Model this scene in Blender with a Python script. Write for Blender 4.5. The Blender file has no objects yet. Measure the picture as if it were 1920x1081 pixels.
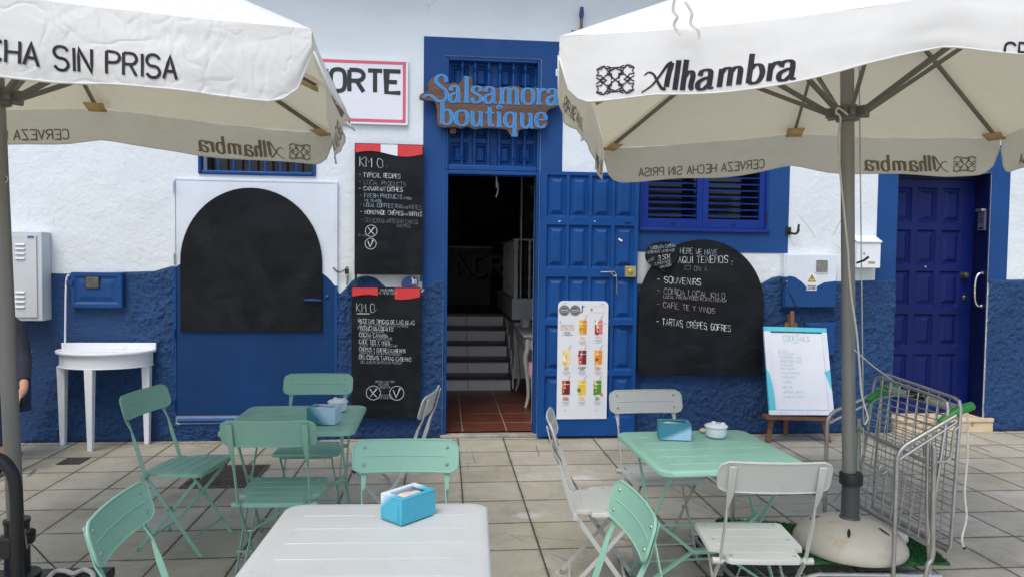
import bpy, bmesh, math, random
from math import sin, cos, pi, radians, sqrt, atan2
from mathutils import Vector, Matrix, noise
random.seed(11)
SC = bpy.context.scene
COL = SC.collection

# ------------------------------------------------------------------ camera
F_PX, HC = 1335.0, 1.58
YAW, PITCH, ROLL = radians(5.5), radians(2.3), radians(0.69)
_F0 = Vector((sin(YAW), cos(YAW), 0)); _R0 = Vector((cos(YAW), -sin(YAW), 0)); _Z = Vector((0, 0, 1))
CF = cos(PITCH)*_F0 - sin(PITCH)*_Z
_U0 = sin(PITCH)*_F0 + cos(PITCH)*_Z
CR = cos(ROLL)*_R0 + sin(ROLL)*_U0
CU = cos(ROLL)*_U0 - sin(ROLL)*_R0
CC = Vector((0, 0, HC))
cam_data = bpy.data.cameras.new('camera')
cam_data.sensor_width = 36.0
cam_data.lens = F_PX/1920*36
cam_data.clip_start = 0.05
cam_data.clip_end = 500
cam = bpy.data.objects.new('camera', cam_data)
COL.objects.link(cam)
cam.matrix_world = Matrix(((CR.x, CU.x, -CF.x, CC.x), (CR.y, CU.y, -CF.y, CC.y), (CR.z, CU.z, -CF.z, CC.z), (0, 0, 0, 1)))
SC.camera = cam

# ------------------------------------------------------------------ light
SUN_EL, SUN_AZ = radians(60), radians(208)      # azimuth clockwise from +Y (facade faces -Y)
world = bpy.data.worlds.new('World'); SC.world = world
world.use_nodes = True
wt = world.node_tree; wt.nodes.clear()
wo = wt.nodes.new('ShaderNodeOutputWorld'); wb = wt.nodes.new('ShaderNodeBackground')
sk = wt.nodes.new('ShaderNodeTexSky'); sk.sky_type = 'NISHITA'; sk.sun_disc = False
sk.sun_elevation = SUN_EL; sk.sun_rotation = SUN_AZ
sk.air_density = 1.0; sk.dust_density = 2.5; sk.ozone_density = 1.0
wt.links.new(sk.outputs[0], wb.inputs[0]); wb.inputs[1].default_value = 0.15
wt.links.new(wb.outputs[0], wo.inputs[0])
sd = bpy.data.lights.new('sun', 'SUN'); sd.energy = 1.3; sd.angle = radians(34); sd.color = (1.0, 0.96, 0.88)
sun = bpy.data.objects.new('sun', sd); COL.objects.link(sun)
_sv = Vector((sin(SUN_AZ)*cos(SUN_EL), cos(SUN_AZ)*cos(SUN_EL), sin(SUN_EL)))
sun.rotation_euler = _sv.to_track_quat('Z', 'Y').to_euler()
sun.location = (0, -4, 8)
SC.view_settings.view_transform = 'Standard'; SC.view_settings.look = 'None'
SC.view_settings.exposure = 0.52; SC.view_settings.gamma = 1.0; SC.view_settings.use_curve_mapping = False

# ------------------------------------------------------------------ helpers
D = 6.28                                        # facade plane
def ray(px, py): return CF + (px-960)/F_PX*CR - (py-540.5)/F_PX*CU
def onY(px, py, Y=D):
    d = ray(px, py); return CC + d*(Y/d.y)
def onZ(px, py, z=0.0):
    d = ray(px, py); return CC + d*((z-HC)/d.z)
def W(px, py, Y=D):
    p = onY(px, py, Y); return (p.x, p.z)
def camxy(lat, dep): return Vector((lat*cos(YAW)+dep*sin(YAW), -lat*sin(YAW)+dep*cos(YAW), 0))
def lin(c): 
    c = c/255.0
    return c/12.92 if c <= 0.04045 else ((c+0.055)/1.055)**2.4
def S(r, g, b): return (lin(r), lin(g), lin(b), 1)
ORI = {}

class Nodes:
    def __init__(s, name):
        s.m = bpy.data.materials.new(name); s.m.use_nodes = True
        s.t = s.m.node_tree; s.b = s.t.nodes['Principled BSDF']; s.out = s.t.nodes['Material Output']
        s._c = None
    def node(s, t, **k):
        n = s.t.nodes.new(t)
        for a, v in k.items(): setattr(n, a, v)
        return n
    def put(s, sock, v):
        if isinstance(v, bpy.types.NodeSocket): s.t.links.new(v, sock)
        else: sock.default_value = v
    def obj(s):
        if s._c is None: s._c = s.node('ShaderNodeTexCoord').outputs['Object']
        return s._c
    def noise(s, scale, detail=4, rough=0.55, vec=None, dist=0.0):
        n = s.node('ShaderNodeTexNoise'); s.put(n.inputs['Vector'], vec or s.obj())
        n.inputs['Scale'].default_value = scale; n.inputs['Detail'].default_value = detail
        n.inputs['Roughness'].default_value = rough; n.inputs['Distortion'].default_value = dist
        return n.outputs[0]
    def voro(s, scale, feature='F1', vec=None, out=0):
        n = s.node('ShaderNodeTexVoronoi'); n.feature = feature; s.put(n.inputs['Vector'], vec or s.obj())
        n.inputs['Scale'].default_value = scale
        return n.outputs[out]
    def math(s, op, a, b=0.0, c=None, clamp=False):
        n = s.node('ShaderNodeMath', operation=op, use_clamp=clamp)
        s.put(n.inputs[0], a); s.put(n.inputs[1], b)
        if c is not None: s.put(n.inputs[2], c)
        return n.outputs[0]
    def mapr(s, v, a, b, c=0.0, d=1.0):
        n = s.node('ShaderNodeMapRange'); n.clamp = True
        s.put(n.inputs[0], v)
        for i, x in enumerate((a, b, c, d)): s.put(n.inputs[i+1], x)
        return n.outputs[0]
    def mix(s, f, a, b, mode='MIX'):
        n = s.node('ShaderNodeMix', data_type='RGBA', blend_type=mode)
        s.put(n.inputs[0], f); s.put(n.inputs[6], a); s.put(n.inputs[7], b)
        return n.outputs[2]
    def sep(s, v):
        n = s.node('ShaderNodeSeparateXYZ'); s.put(n.inputs[0], v); return n.outputs
    def comb(s, x, y, z):
        n = s.node('ShaderNodeCombineXYZ'); s.put(n.inputs[0], x); s.put(n.inputs[1], y); s.put(n.inputs[2], z); return n.outputs[0]
    def mapping(s, sc, loc=(0, 0, 0), vec=None):
        n = s.node('ShaderNodeMapping'); s.put(n.inputs[0], vec or s.obj()); n.inputs[3].default_value = sc; n.inputs[1].default_value = loc
        return n.outputs[0]
    def bump(s, h, strength=0.5, dist=0.01, nrm=None):
        n = s.node('ShaderNodeBump'); s.put(n.inputs['Height'], h)
        n.inputs['Strength'].default_value = strength; n.inputs['Distance'].default_value = dist
        if nrm is not None: s.put(n.inputs['Normal'], nrm)
        return n.outputs[0]
    def col(s, v): s.put(s.b.inputs['Base Color'], v)
    def rough(s, v): s.put(s.b.inputs['Roughness'], v)
    def nrm(s, v): s.put(s.b.inputs['Normal'], v)

def scale(c, k): return (min(c[0]*k, .95), min(c[1]*k, .95), min(c[2]*k, .95), 1)
def paint(name, c, rough=0.45, var=0.12, vs=3.0, bump=0.12, bs=60, metal=0.0, dirt=None, dirt_amt=0.3, spec=0.5, chips=None):
    n = Nodes(name)
    base = n.mix(n.mapr(n.noise(vs, 5), .3, .7), scale(c, 1-var), scale(c, 1+var))
    if chips:
        k = n.math('MULTIPLY', n.mapr(n.voro(38.0), .07, .11, 1, 0), n.mapr(n.noise(5.0, 2), .56, .62))
        base = n.mix(n.math('MULTIPLY', k, .8), base, chips)
        base = n.mix(n.math('MULTIPLY', n.mapr(n.noise(11, 7, .75, dist=.6), .54, .72), .16), base, (.22, .21, .18, 1))
    if dirt:
        base = n.mix(n.math('MULTIPLY', n.mapr(n.noise(vs*2.3, 8, .7), .52, .75), dirt_amt), base, dirt)
    n.col(base); n.rough(n.mapr(n.noise(vs*4, 3), .3, .7, max(rough-.1, .05), rough+.12))
    n.b.inputs['Metallic'].default_value = metal
    n.b.inputs['Specular IOR Level'].default_value = spec
    if bump: n.nrm(n.bump(n.noise(bs, 3), bump, .004))
    return n.m

class MB:
    def __init__(s): s.v = []; s.f = []; s.m = []
    def add(s, vs, fs, mi=0):
        o = len(s.v); s.v += [tuple(x) for x in vs]
        for f in fs: s.f.append(tuple(i+o for i in f)); s.m.append(mi)
        return s
    def box(s, c, sz, mi=0, rz=0.0, tilt=0.0):
        hx, hy, hz = sz[0]/2, sz[1]/2, sz[2]/2
        R = Matrix.Rotation(rz, 3, 'Z') @ Matrix.Rotation(tilt, 3, 'X')
        vs = [Vector(c) + R @ Vector((x*hx, y*hy, z*hz)) for x in (-1, 1) for y in (-1, 1) for z in (-1, 1)]
        return s.add(vs, [(0, 1, 3, 2), (4, 6, 7, 5), (0, 4, 5, 1), (2, 3, 7, 6), (0, 2, 6, 4), (1, 5, 7, 3)], mi)
    def b2(s, x0, x1, y0, y1, z0, z1, mi=0):
        return s.box(((x0+x1)/2, (y0+y1)/2, (z0+z1)/2), (abs(x1-x0), abs(y1-y0), abs(z1-z0)), mi)
    def tube(s, path, r, n=8, mi=0, closed=False, caps=True):
        P = [Vector(p) for p in path]; L = len(P)
        rs = r if isinstance(r, (list, tuple)) else [r]*L
        vs = []; prev = None
        for i in range(L):
            a = P[(i-1) % L] if (closed or i > 0) else P[i]
            b = P[(i+1) % L] if (closed or i < L-1) else P[i]
            t = (b-a).normalized()
            if prev is None:
                u = t.cross(Vector((0, 0, 1)))
                if u.length < .05: u = t.cross(Vector((1, 0, 0)))
                u.normalize()
            else:
                u = prev - t*prev.dot(t)
                if u.length < 1e-4: u = t.orthogonal()
                u.normalize()
            prev = u; w = t.cross(u)
            for k in range(n):
                an = 2*pi*k/n; vs.append(P[i] + (u*cos(an)+w*sin(an))*rs[i])
        fs = []
        for i in range(L if closed else L-1):
            j = (i+1) % L
            for k in range(n):
                k2 = (k+1) % n; fs.append((i*n+k, i*n+k2, j*n+k2, j*n+k))
        if caps and not closed:
            fs.append(tuple(range(n-1, -1, -1))); fs.append(tuple((L-1)*n+k for k in range(n)))
        return s.add(vs, fs, mi)
    def bar(s, path, wv, w, t, mi=0):
        P = [Vector(p) for p in path]; L = len(P); vs = []
        for i in range(L):
            tg = (P[min(i+1, L-1)]-P[max(i-1, 0)]).normalized()
            a = Vector(wv[i] if isinstance(wv[0], (list, tuple, Vector)) else wv); a = (a - tg*a.dot(tg)).normalized(); b = tg.cross(a)
            ww = w[i] if isinstance(w, (list, tuple)) else w
            for (p, q) in ((-1, -1), (1, -1), (1, 1), (-1, 1)): vs.append(P[i] + a*p*ww/2 + b*q*t/2)
        fs = [(3, 2, 1, 0), tuple((L-1)*4+k for k in range(4))]
        for i in range(L-1):
            for k in range(4): fs.append((i*4+k, i*4+(k+1) % 4, i*4+4+(k+1) % 4, i*4+4+k))
        return s.add(vs, fs, mi)
    def lathe(s, prof, c=(0, 0, 0), n=28, mi=0, sx=1.0, axis=None):
        vs = []; L = len(prof); R = Matrix.Identity(3)
        if axis is not None: R = Vector(axis).to_track_quat('Z', 'Y').to_matrix()
        for (r, z) in prof:
            for k in range(n):
                a = 2*pi*k/n; vs.append(Vector(c) + R @ Vector((r*cos(a)*sx, r*sin(a), z)))
        fs = [(i*n+k, i*n+(k+1) % n, i*n+n+(k+1) % n, i*n+n+k) for i in range(L-1) for k in range(n)]
        if prof[0][0] > 1e-5: fs.append(tuple(range(n-1, -1, -1)))
        if prof[-1][0] > 1e-5: fs.append(tuple((L-1)*n+k for k in range(n)))
        return s.add(vs, fs, mi)
    def plate(s, poly, y0, y1, mi=0):
        """polygon in the XZ plane, front at y0 (towards the camera), back at y1"""
        n = len(poly)
        A = sum(poly[i][0]*poly[(i+1) % n][1]-poly[(i+1) % n][0]*poly[i][1] for i in range(n))
        if A < 0: poly = poly[::-1]
        vs = [(x, y0, z) for x, z in poly] + [(x, y1, z) for x, z in poly]
        fs = [tuple(range(n)), tuple(range(2*n-1, n-1, -1))]
        for i in range(n): j = (i+1) % n; fs.append((i, n+i, n+j, j))
        return s.add(vs, fs, mi)
    def slab(s, poly, z0, z1, mi=0):
        n = len(poly)
        A = sum(poly[i][0]*poly[(i+1) % n][1]-poly[(i+1) % n][0]*poly[i][1] for i in range(n))
        if A < 0: poly = poly[::-1]
        vs = [(x, y, z0) for x, y in poly] + [(x, y, z1) for x, y in poly]
        fs = [tuple(range(n-1, -1, -1)), tuple(range(n, 2*n))]
        for i in range(n): j = (i+1) % n; fs.append((i, j, n+j, n+i))
        return s.add(vs, fs, mi)
    def ribbon(s, pts, wf, fn, mi=0):
        """flat stroke: pts 2D, wf(i, tangent)->full width, fn(x, y)->3D"""
        n = len(pts)
        if n < 2: return s
        L = []
        for i in range(n):
            a = pts[max(i-1, 0)]; b = pts[min(i+1, n-1)]
            t = Vector((b[0]-a[0], b[1]-a[1]))
            if t.length < 1e-9: t = Vector((1, 0))
            t.normalize(); nn = Vector((-t.y, t.x)); w = wf(i/(n-1), t)/2
            k = 1.0
            if 0 < i < n-1:
                t1 = Vector((pts[i][0]-a[0], pts[i][1]-a[1]))
                if t1.length > 1e-9: k = 1/max(.55, abs(t1.normalized().dot(t)))
            L.append((pts[i][0]+nn.x*w*k, pts[i][1]+nn.y*w*k, pts[i][0]-nn.x*w*k, pts[i][1]-nn.y*w*k))
        vs = []
        for l in L: vs.append(fn(l[0], l[1])); vs.append(fn(l[2], l[3]))
        return s.add(vs, [(2*i, 2*i+1, 2*i+3, 2*i+2) for i in range(n-1)], mi)
    def build(s, name, mats, parent=None, smooth=True, ang=38, bevel=0.0, solid=0.0, weld=False, segs=2):
        o = ORI.get(parent.name, Vector((0, 0, 0))) if parent else Vector((0, 0, 0))
        me = bpy.data.meshes.new(name)
        me.from_pydata([(x-o.x, y-o.y, z-o.z) for x, y, z in s.v], [], s.f)
        if not isinstance(mats, (list, tuple)): mats = [mats]
        for m in mats: me.materials.append(m)
        me.polygons.foreach_set('material_index', s.m)
        if weld:
            b = bmesh.new(); b.from_mesh(me); bmesh.ops.remove_doubles(b, verts=b.verts, dist=1e-5); b.to_mesh(me); b.free()
        me.update()
        if smooth:
            me.polygons.foreach_set('use_smooth', [True]*len(me.polygons))
            if ang < 179: me.set_sharp_from_angle(angle=radians(ang))
        ob = bpy.data.objects.new(name, me); COL.objects.link(ob)
        if parent: ob.parent = parent
        ORI[ob.name] = o
        if solid:
            md = ob.modifiers.new('solid', 'SOLIDIFY'); md.thickness = solid; md.offset = 0
        if bevel:
            md = ob.modifiers.new('bevel', 'BEVEL'); md.width = bevel; md.segments = segs; md.limit_method = 'ANGLE'; md.angle_limit = radians(40)
            md.harden_normals = False
        return ob

def thing(name, label, cat, loc=(0, 0, 0), group=None):
    o = bpy.data.objects.new(name, None); COL.objects.link(o); o.empty_display_size = .1
    o.location = loc; ORI[o.name] = Vector(loc)
    o['label'] = label; o['category'] = cat
    if group: o['group'] = group
    return o
def tag(o, label, cat, group=None):
    o['label'] = label; o['category'] = cat
    if group: o['group'] = group
    return o
def struct(o, kind='structure'):
    o['kind'] = kind; return o
def dup(root, loc, rz, label, group):
    r = root.copy(); COL.objects.link(r); r.location = loc; r.rotation_euler = (0, 0, rz); r['label'] = label; r['group'] = group
    for ch in list(root.children):
        c = ch.copy(); COL.objects.link(c); c.parent = r
        for g in list(ch.children):
            d = g.copy(); COL.objects.link(d); d.parent = c
    return r
def recentre(o, loc):
    """give a single-mesh thing its origin at its base"""
    l = Vector(loc); o.data.transform(Matrix.Translation(-l)); o.location = l; ORI[o.name] = l
    return o
def catmull(p, n=5, closed=False):
    out = []; L = len(p)
    rng = range(L if closed else L-1)
    g = (lambda i: p[i % L]) if closed else (lambda i: p[min(max(i, 0), L-1)])
    for i in rng:
        a, b, c, d = g(i-1), g(i), g(i+1), g(i+2)
        for k in range(n):
            t = k/n
            out.append(tuple(.5*((2*b[q])+(-a[q]+c[q])*t+(2*a[q]-5*b[q]+4*c[q]-d[q])*t*t+(-a[q]+3*b[q]-3*c[q]+d[q])*t**3) for q in range(len(b))))
    if not closed: out.append(tuple(p[-1]))
    return out
def rrect(x0, x1, z0, z1, r, n=5, corners=(1, 1, 1, 1)):
    out = []
    for (cx, cz, a0, c) in ((x1-r, z1-r, 0, corners[0]), (x0+r, z1-r, 90, corners[1]), (x0+r, z0+r, 180, corners[2]), (x1-r, z0+r, 270, corners[3])):
        if c:
            for k in range(n+1):
                a = radians(a0+90*k/n); out.append((cx+r*cos(a), cz+r*sin(a)))
        else:
            a = radians(a0+45); out.append((cx+r*(1 if cos(a) > 0 else -1), cz+r*(1 if sin(a) > 0 else -1)))
    return out

# ------------------------------------------------------------------ lettering (stroke alphabets)
_G = dict(A="00 26 40;12 32", B="00 06;06 36 45 44 33 03;33 42 41 30 00", C="45 36 16 05 01 10 30 41", D="00 06;06 26 45 41 20 00",
 E="46 06 00 40;03 33", F="46 06 00;03 33", G="45 36 16 05 01 10 30 41 43 23", H="00 06;40 46;03 43", I="20 26", J="36 31 20 10 01",
 K="00 06;46 03 40", L="06 00 40", M="00 06 23 46 40", N="00 06 40 46", O="10 01 05 16 36 45 41 30 10", P="00 06;06 36 45 44 33 03",
 Q="10 01 05 16 36 45 41 30 10;22 40", R="00 06;06 36 45 44 33 03;23 40", S="45 36 16 05 04 13 33 42 41 30 10 01", T="06 46;26 20",
 U="06 01 10 30 41 46", V="06 20 46", W="06 10 23 30 46", X="00 46;06 40", Y="06 23 46;23 20", Z="06 46 00 40")
_G.update({'0': _G['O'], '9': "44 33 13 04 05 16 36 45 44 42 20", '6': "36 16 04 01 10 30 41 42 33 13 02", '1': "15 26 20", '2': "05 16 36 45 44 00 40", '3': "05 16 36 45 44 33 42 41 30 10 01;33 13", '5': "46 06 04 34 43 41 30 10 01",
 ',': "10 0:", '.': "10 11", ':': "10 11;14 15", '-': "03 33", '*': "13 23", '€': "46 26 14 12 20 40;03 33;02 32", '/': "00 46", '@': "01 12 31 42 21 01"})
def _pt(t):
    return (float(t[0]), -1.0 if t[1] == ':' else float(t[1]))
def glyph(ch, rnd):
    acc = {'É': 'E', 'Ê': 'E', 'Ù': 'U', 'Í': 'I', 'Ó': 'O'}.get(ch)
    st = [[_pt(t) for t in q.split()] for q in _G[acc or ch].split(';')]
    if ch in 'ÉÍÓ': st.append([(2, 7), (3, 8)])
    if ch == 'Ê': st.append([(1, 7), (2, 8), (3, 7)])
    if ch == 'Ù': st.append([(1, 8), (2, 7)])
    if rnd:
        o = []
        for q in st:
            if len(q) >= 5 and ch not in 'MNEW':
                for _ in range(2):
                    r = [q[0]]
                    for a, b in zip(q[:-1], q[1:]):
                        r += [(.75*a[0]+.25*b[0], .75*a[1]+.25*b[1]), (.25*a[0]+.75*b[0], .25*a[1]+.75*b[1])]
                    q = r+[q[-1]]
            o.append(q)
        st = o
    return st
def strokes(text, rnd=True, jit=0.0, rg=None, cond=1.0):
    """list of strokes (cap height 1) and total advance"""
    x = 0.0; out = []
    for ch in text:
        if ch == ' ': x += .55*cond; continue
        wd = .33 if ch in 'I.:,1*' else .87
        sl = rg.uniform(-.08, .08) if jit else 0; dy = rg.uniform(-.1, .1)*jit*4 if jit else 0; kk = rg.uniform(.9, 1.08) if jit else 1
        off = -1.4/6 if ch in 'I.:,1*' else 0
        for q in glyph(ch, rnd):
            o = []
            for (a, b) in q:
                a = a/6+off; b = b/6*kk
                if jit: a += rg.uniform(-jit, jit); b += rg.uniform(-jit, jit)
                o.append((x+a*cond+b*sl, b+dy))
            out.append(o)
        x += wd*cond
    return out, x-.2*cond
_eps = [0]
def eps():
    _eps[0] = (_eps[0]+1) % 23
    return _eps[0]*0.00005
RG = random.Random(5)
def chalk(mb, text, a, b, hpx, Y, mi=1, wd=.1, jit=.034, rnd=True, frac=1.0):
    """write text along the wall line from pixel a to pixel b (baseline), cap height hpx, on a plane at Y"""
    st, ln = strokes(text, rnd, jit, RG)
    A = onY(a[0], a[1], Y); B = onY(b[0], b[1], Y); dx = (B-A)
    h = (onY(a[0], a[1]-hpx, Y)-A).length
    ux = dx/ln; wdt = wd*h; up = Vector((0, 0, h))
    uh = dx.normalized(); h *= .92; wdt = wd*h*.62
    kx = (dx.length/ln)
    for q in st:
        y = Y-.0016-eps()
        def fn(px, py, y=y):
            p = A+uh*px+Vector((0, 0, 1))*py; return (p.x, y, p.z)
        pts = [(u*kx, v*h) for u, v in q]
        w0 = wdt*RG.uniform(.75, 1.2); ph = RG.uniform(0, 6)
        mb.ribbon(pts, lambda t, tg: w0*(.85+.3*sin(5*t+ph)), fn, mi)
def ring2(cx, cz, r, n=22): return [(cx+r*cos(2*pi*k/n), cz+r*sin(2*pi*k/n)) for k in range(n+1)]
LC = {
 'a': [(1, (.12, .70), (.18, .92), (.4, 1.0), (.6, .9), (.64, .65), (.64, .2), (.71, .05), (.86, .04)), (1, (.63, .58), (.38, .54), (.13, .4), (.07, .2), (.18, .02), (.4, .02), (.63, .25))],
 'l': [(0, (.25, 1.6), (.25, .03)), (2, (.03, .03), (.47, .03)), (2, (.05, 1.56), (.27, 1.6))],
 's': [(1, (.57, .70), (.52, .94), (.3, 1.0), (.1, .88), (.1, .68), (.32, .53), (.57, .36), (.58, .14), (.36, .0), (.12, .05), (.05, .3))],
 'm': [(0, (.22, .97), (.22, .03)), (0, (.7, .72), (.7, .03)), (0, (1.18, .72), (1.18, .03)), (1, (.22, .72), (.38, .94), (.56, .97), (.68, .86), (.7, .68)), (1, (.7, .72), (.86, .94), (1.04, .97), (1.16, .86), (1.18, .68)), (2, (.02, .03), (.42, .03)), (2, (.52, .03), (.88, .03)), (2, (1.0, .03), (1.38, .03)), (2, (.03, .94), (.24, .97))],
 'o': [(3, (.44, 0), (.13, .14), (.06, .5), (.13, .86), (.44, 1), (.75, .86), (.82, .5), (.75, .14))],
 'r': [(0, (.22, .97), (.22, .03)), (2, (.02, .03), (.45, .03)), (2, (.03, .94), (.24, .97)), (1, (.22, .62), (.36, .9), (.55, .97), (.64, .86))],
 'b': [(0, (.2, 1.6), (.2, .05)), (2, (.0, 1.56), (.22, 1.6)), (1, (.2, .72), (.42, .98), (.7, .9), (.83, .5), (.7, .1), (.42, .0), (.2, .14))],
 'u': [(1, (.2, .97), (.2, .3), (.3, .05), (.5, .02), (.74, .26)), (0, (.74, .97), (.74, .03)), (2, (.02, .94), (.22, .97)), (2, (.55, .94), (.76, .97)), (2, (.72, .03), (.93, .03))],
 't': [(1, (.28, 1.32), (.28, .35), (.35, .06), (.6, .1)), (2, (.02, .93), (.56, .93))],
 'i': [(0, (.22, .97), (.22, .03)), (2, (.02, .03), (.42, .03)), (2, (.03, .94), (.24, .97)), (3, (.22, 1.24), (.13, 1.33), (.22, 1.42), (.31, 1.33))],
 'q': [(1, (.72, .8), (.5, .99), (.22, .9), (.08, .5), (.22, .1), (.48, .0), (.72, .2)), (0, (.74, 1.0), (.74, -.57)), (2, (.52, -.57), (.96, -.57))],
 'e': [(1, (.1, .53), (.72, .56), (.66, .88), (.42, 1.0), (.16, .86), (.06, .5), (.17, .12), (.45, .0), (.74, .18))],
 'h': [(0, (.2, 1.6), (.2, .0)), (1, (.2, .66), (.4, .94), (.6, .95), (.7, .72), (.66, .2), (.8, .02))],
 'S': [(1, (.98, 1.18), (.9, 1.5), (.6, 1.62), (.3, 1.46), (.28, 1.16), (.56, .92), (.92, .66), (1.02, .3), (.78, .0), (.4, -.02), (.1, .18), (-.2, .34), (-.48, .3), (-.66, .16))],
 'A': [(1, (-.12, -.06), (.3, .26), (.62, .8), (.9, 1.36), (1.12, 1.5)), (0, (1.1, 1.5), (1.02, .8), (1.0, .2)), (1, (-.1, .86), (.08, 1.02), (.32, .9), (.55, .5), (.8, .12), (.98, .12))],
}
def lc_strokes(ch, plain=False):
    out = []
    for st in LC[ch]:
        k, p = st[0], [tuple(q) for q in st[1:]]
        if plain and k == 2 and ch not in 't': continue
        if k == 1: p = catmull(p, 6)
        elif k == 3: p = catmull(p, 4, True); p = p+[p[0]]
        elif k == 0 and len(p) == 3: p = catmull(p, 5)
        out.append((k, p))
    return out

# ------------------------------------------------------------------ materials
def mat_stucco():
    n = Nodes('white_stucco')
    c = n.mix(n.mapr(n.noise(1.1, 6, .6), .3, .7), (.66, .715, .75, 1), (.74, .795, .82, 1))
    c = n.mix(n.math('MULTIPLY', n.mapr(n.noise(4.5, 9, .72, dist=.6), .56, .74), .28), c, (.52, .51, .48, 1))
    o = n.sep(n.obj())
    up = n.mapr(o[2], 2.3, 3.0)
    crack = n.mapr(n.voro(1.1, 'DISTANCE_TO_EDGE', n.mix(.12, n.obj(), n.node('ShaderNodeTexNoise').outputs[1])), .0, .0035)
    cm = n.math('MULTIPLY', n.math('SUBTRACT', 1.0, crack), n.mapr(n.noise(.9, 3), .56, .66))
    c = n.mix(n.math('MULTIPLY', cm, .75), c, (.23, .22, .2, 1))
    n.col(c); n.rough(.82)
    big = n.noise(5, 5, .6); mid = n.noise(22, 5, .65); fine = n.noise(110, 3)
    h = n.math('ADD', n.math('MULTIPLY', big, .9), n.math('ADD', n.math('MULTIPLY', mid, .38), n.math('MULTIPLY', fine, .05)))
    h = n.math('SUBTRACT', h, n.math('MULTIPLY', cm, .4))
    h = n.math('MULTIPLY', h, n.mapr(up, 0, 1, 1, .35))
    n.nrm(n.bump(h, .8, .02))
    return n.m
def mat_rough_blue():
    n = Nodes('blue_rough_render')
    b = S(26, 72, 124)
    c = n.mix(n.mapr(n.noise(2.2, 6, .6), .3, .7), scale(b, .8), scale(b, 1.18))
    c = n.mix(n.math('MULTIPLY', n.mapr(n.noise(30, 5, .7), .58, .72), .35), c, S(58, 98, 150))
    c = n.mix(n.math('MULTIPLY', n.mapr(n.noise(1.3, 7, .65, dist=.7), .5, .7), .4), c, S(16, 50, 98))
    c = n.mix(n.math('MULTIPLY', n.mapr(n.noise(9, 8, .78, vec=n.mapping((1, 1, 2), (4, 0, 2))), .60, .72), .35), c, S(86, 120, 164))
    n.col(c); n.rough(.5)
    sp = n.sep(n.obj())
    h = n.math('ADD', n.math('MULTIPLY', n.noise(42, 5, .66, dist=.3), 1.0), n.math('MULTIPLY', n.noise(110, 3), .4))
    n.nrm(n.bump(h, 1.0, .03))
    return n.m
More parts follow.
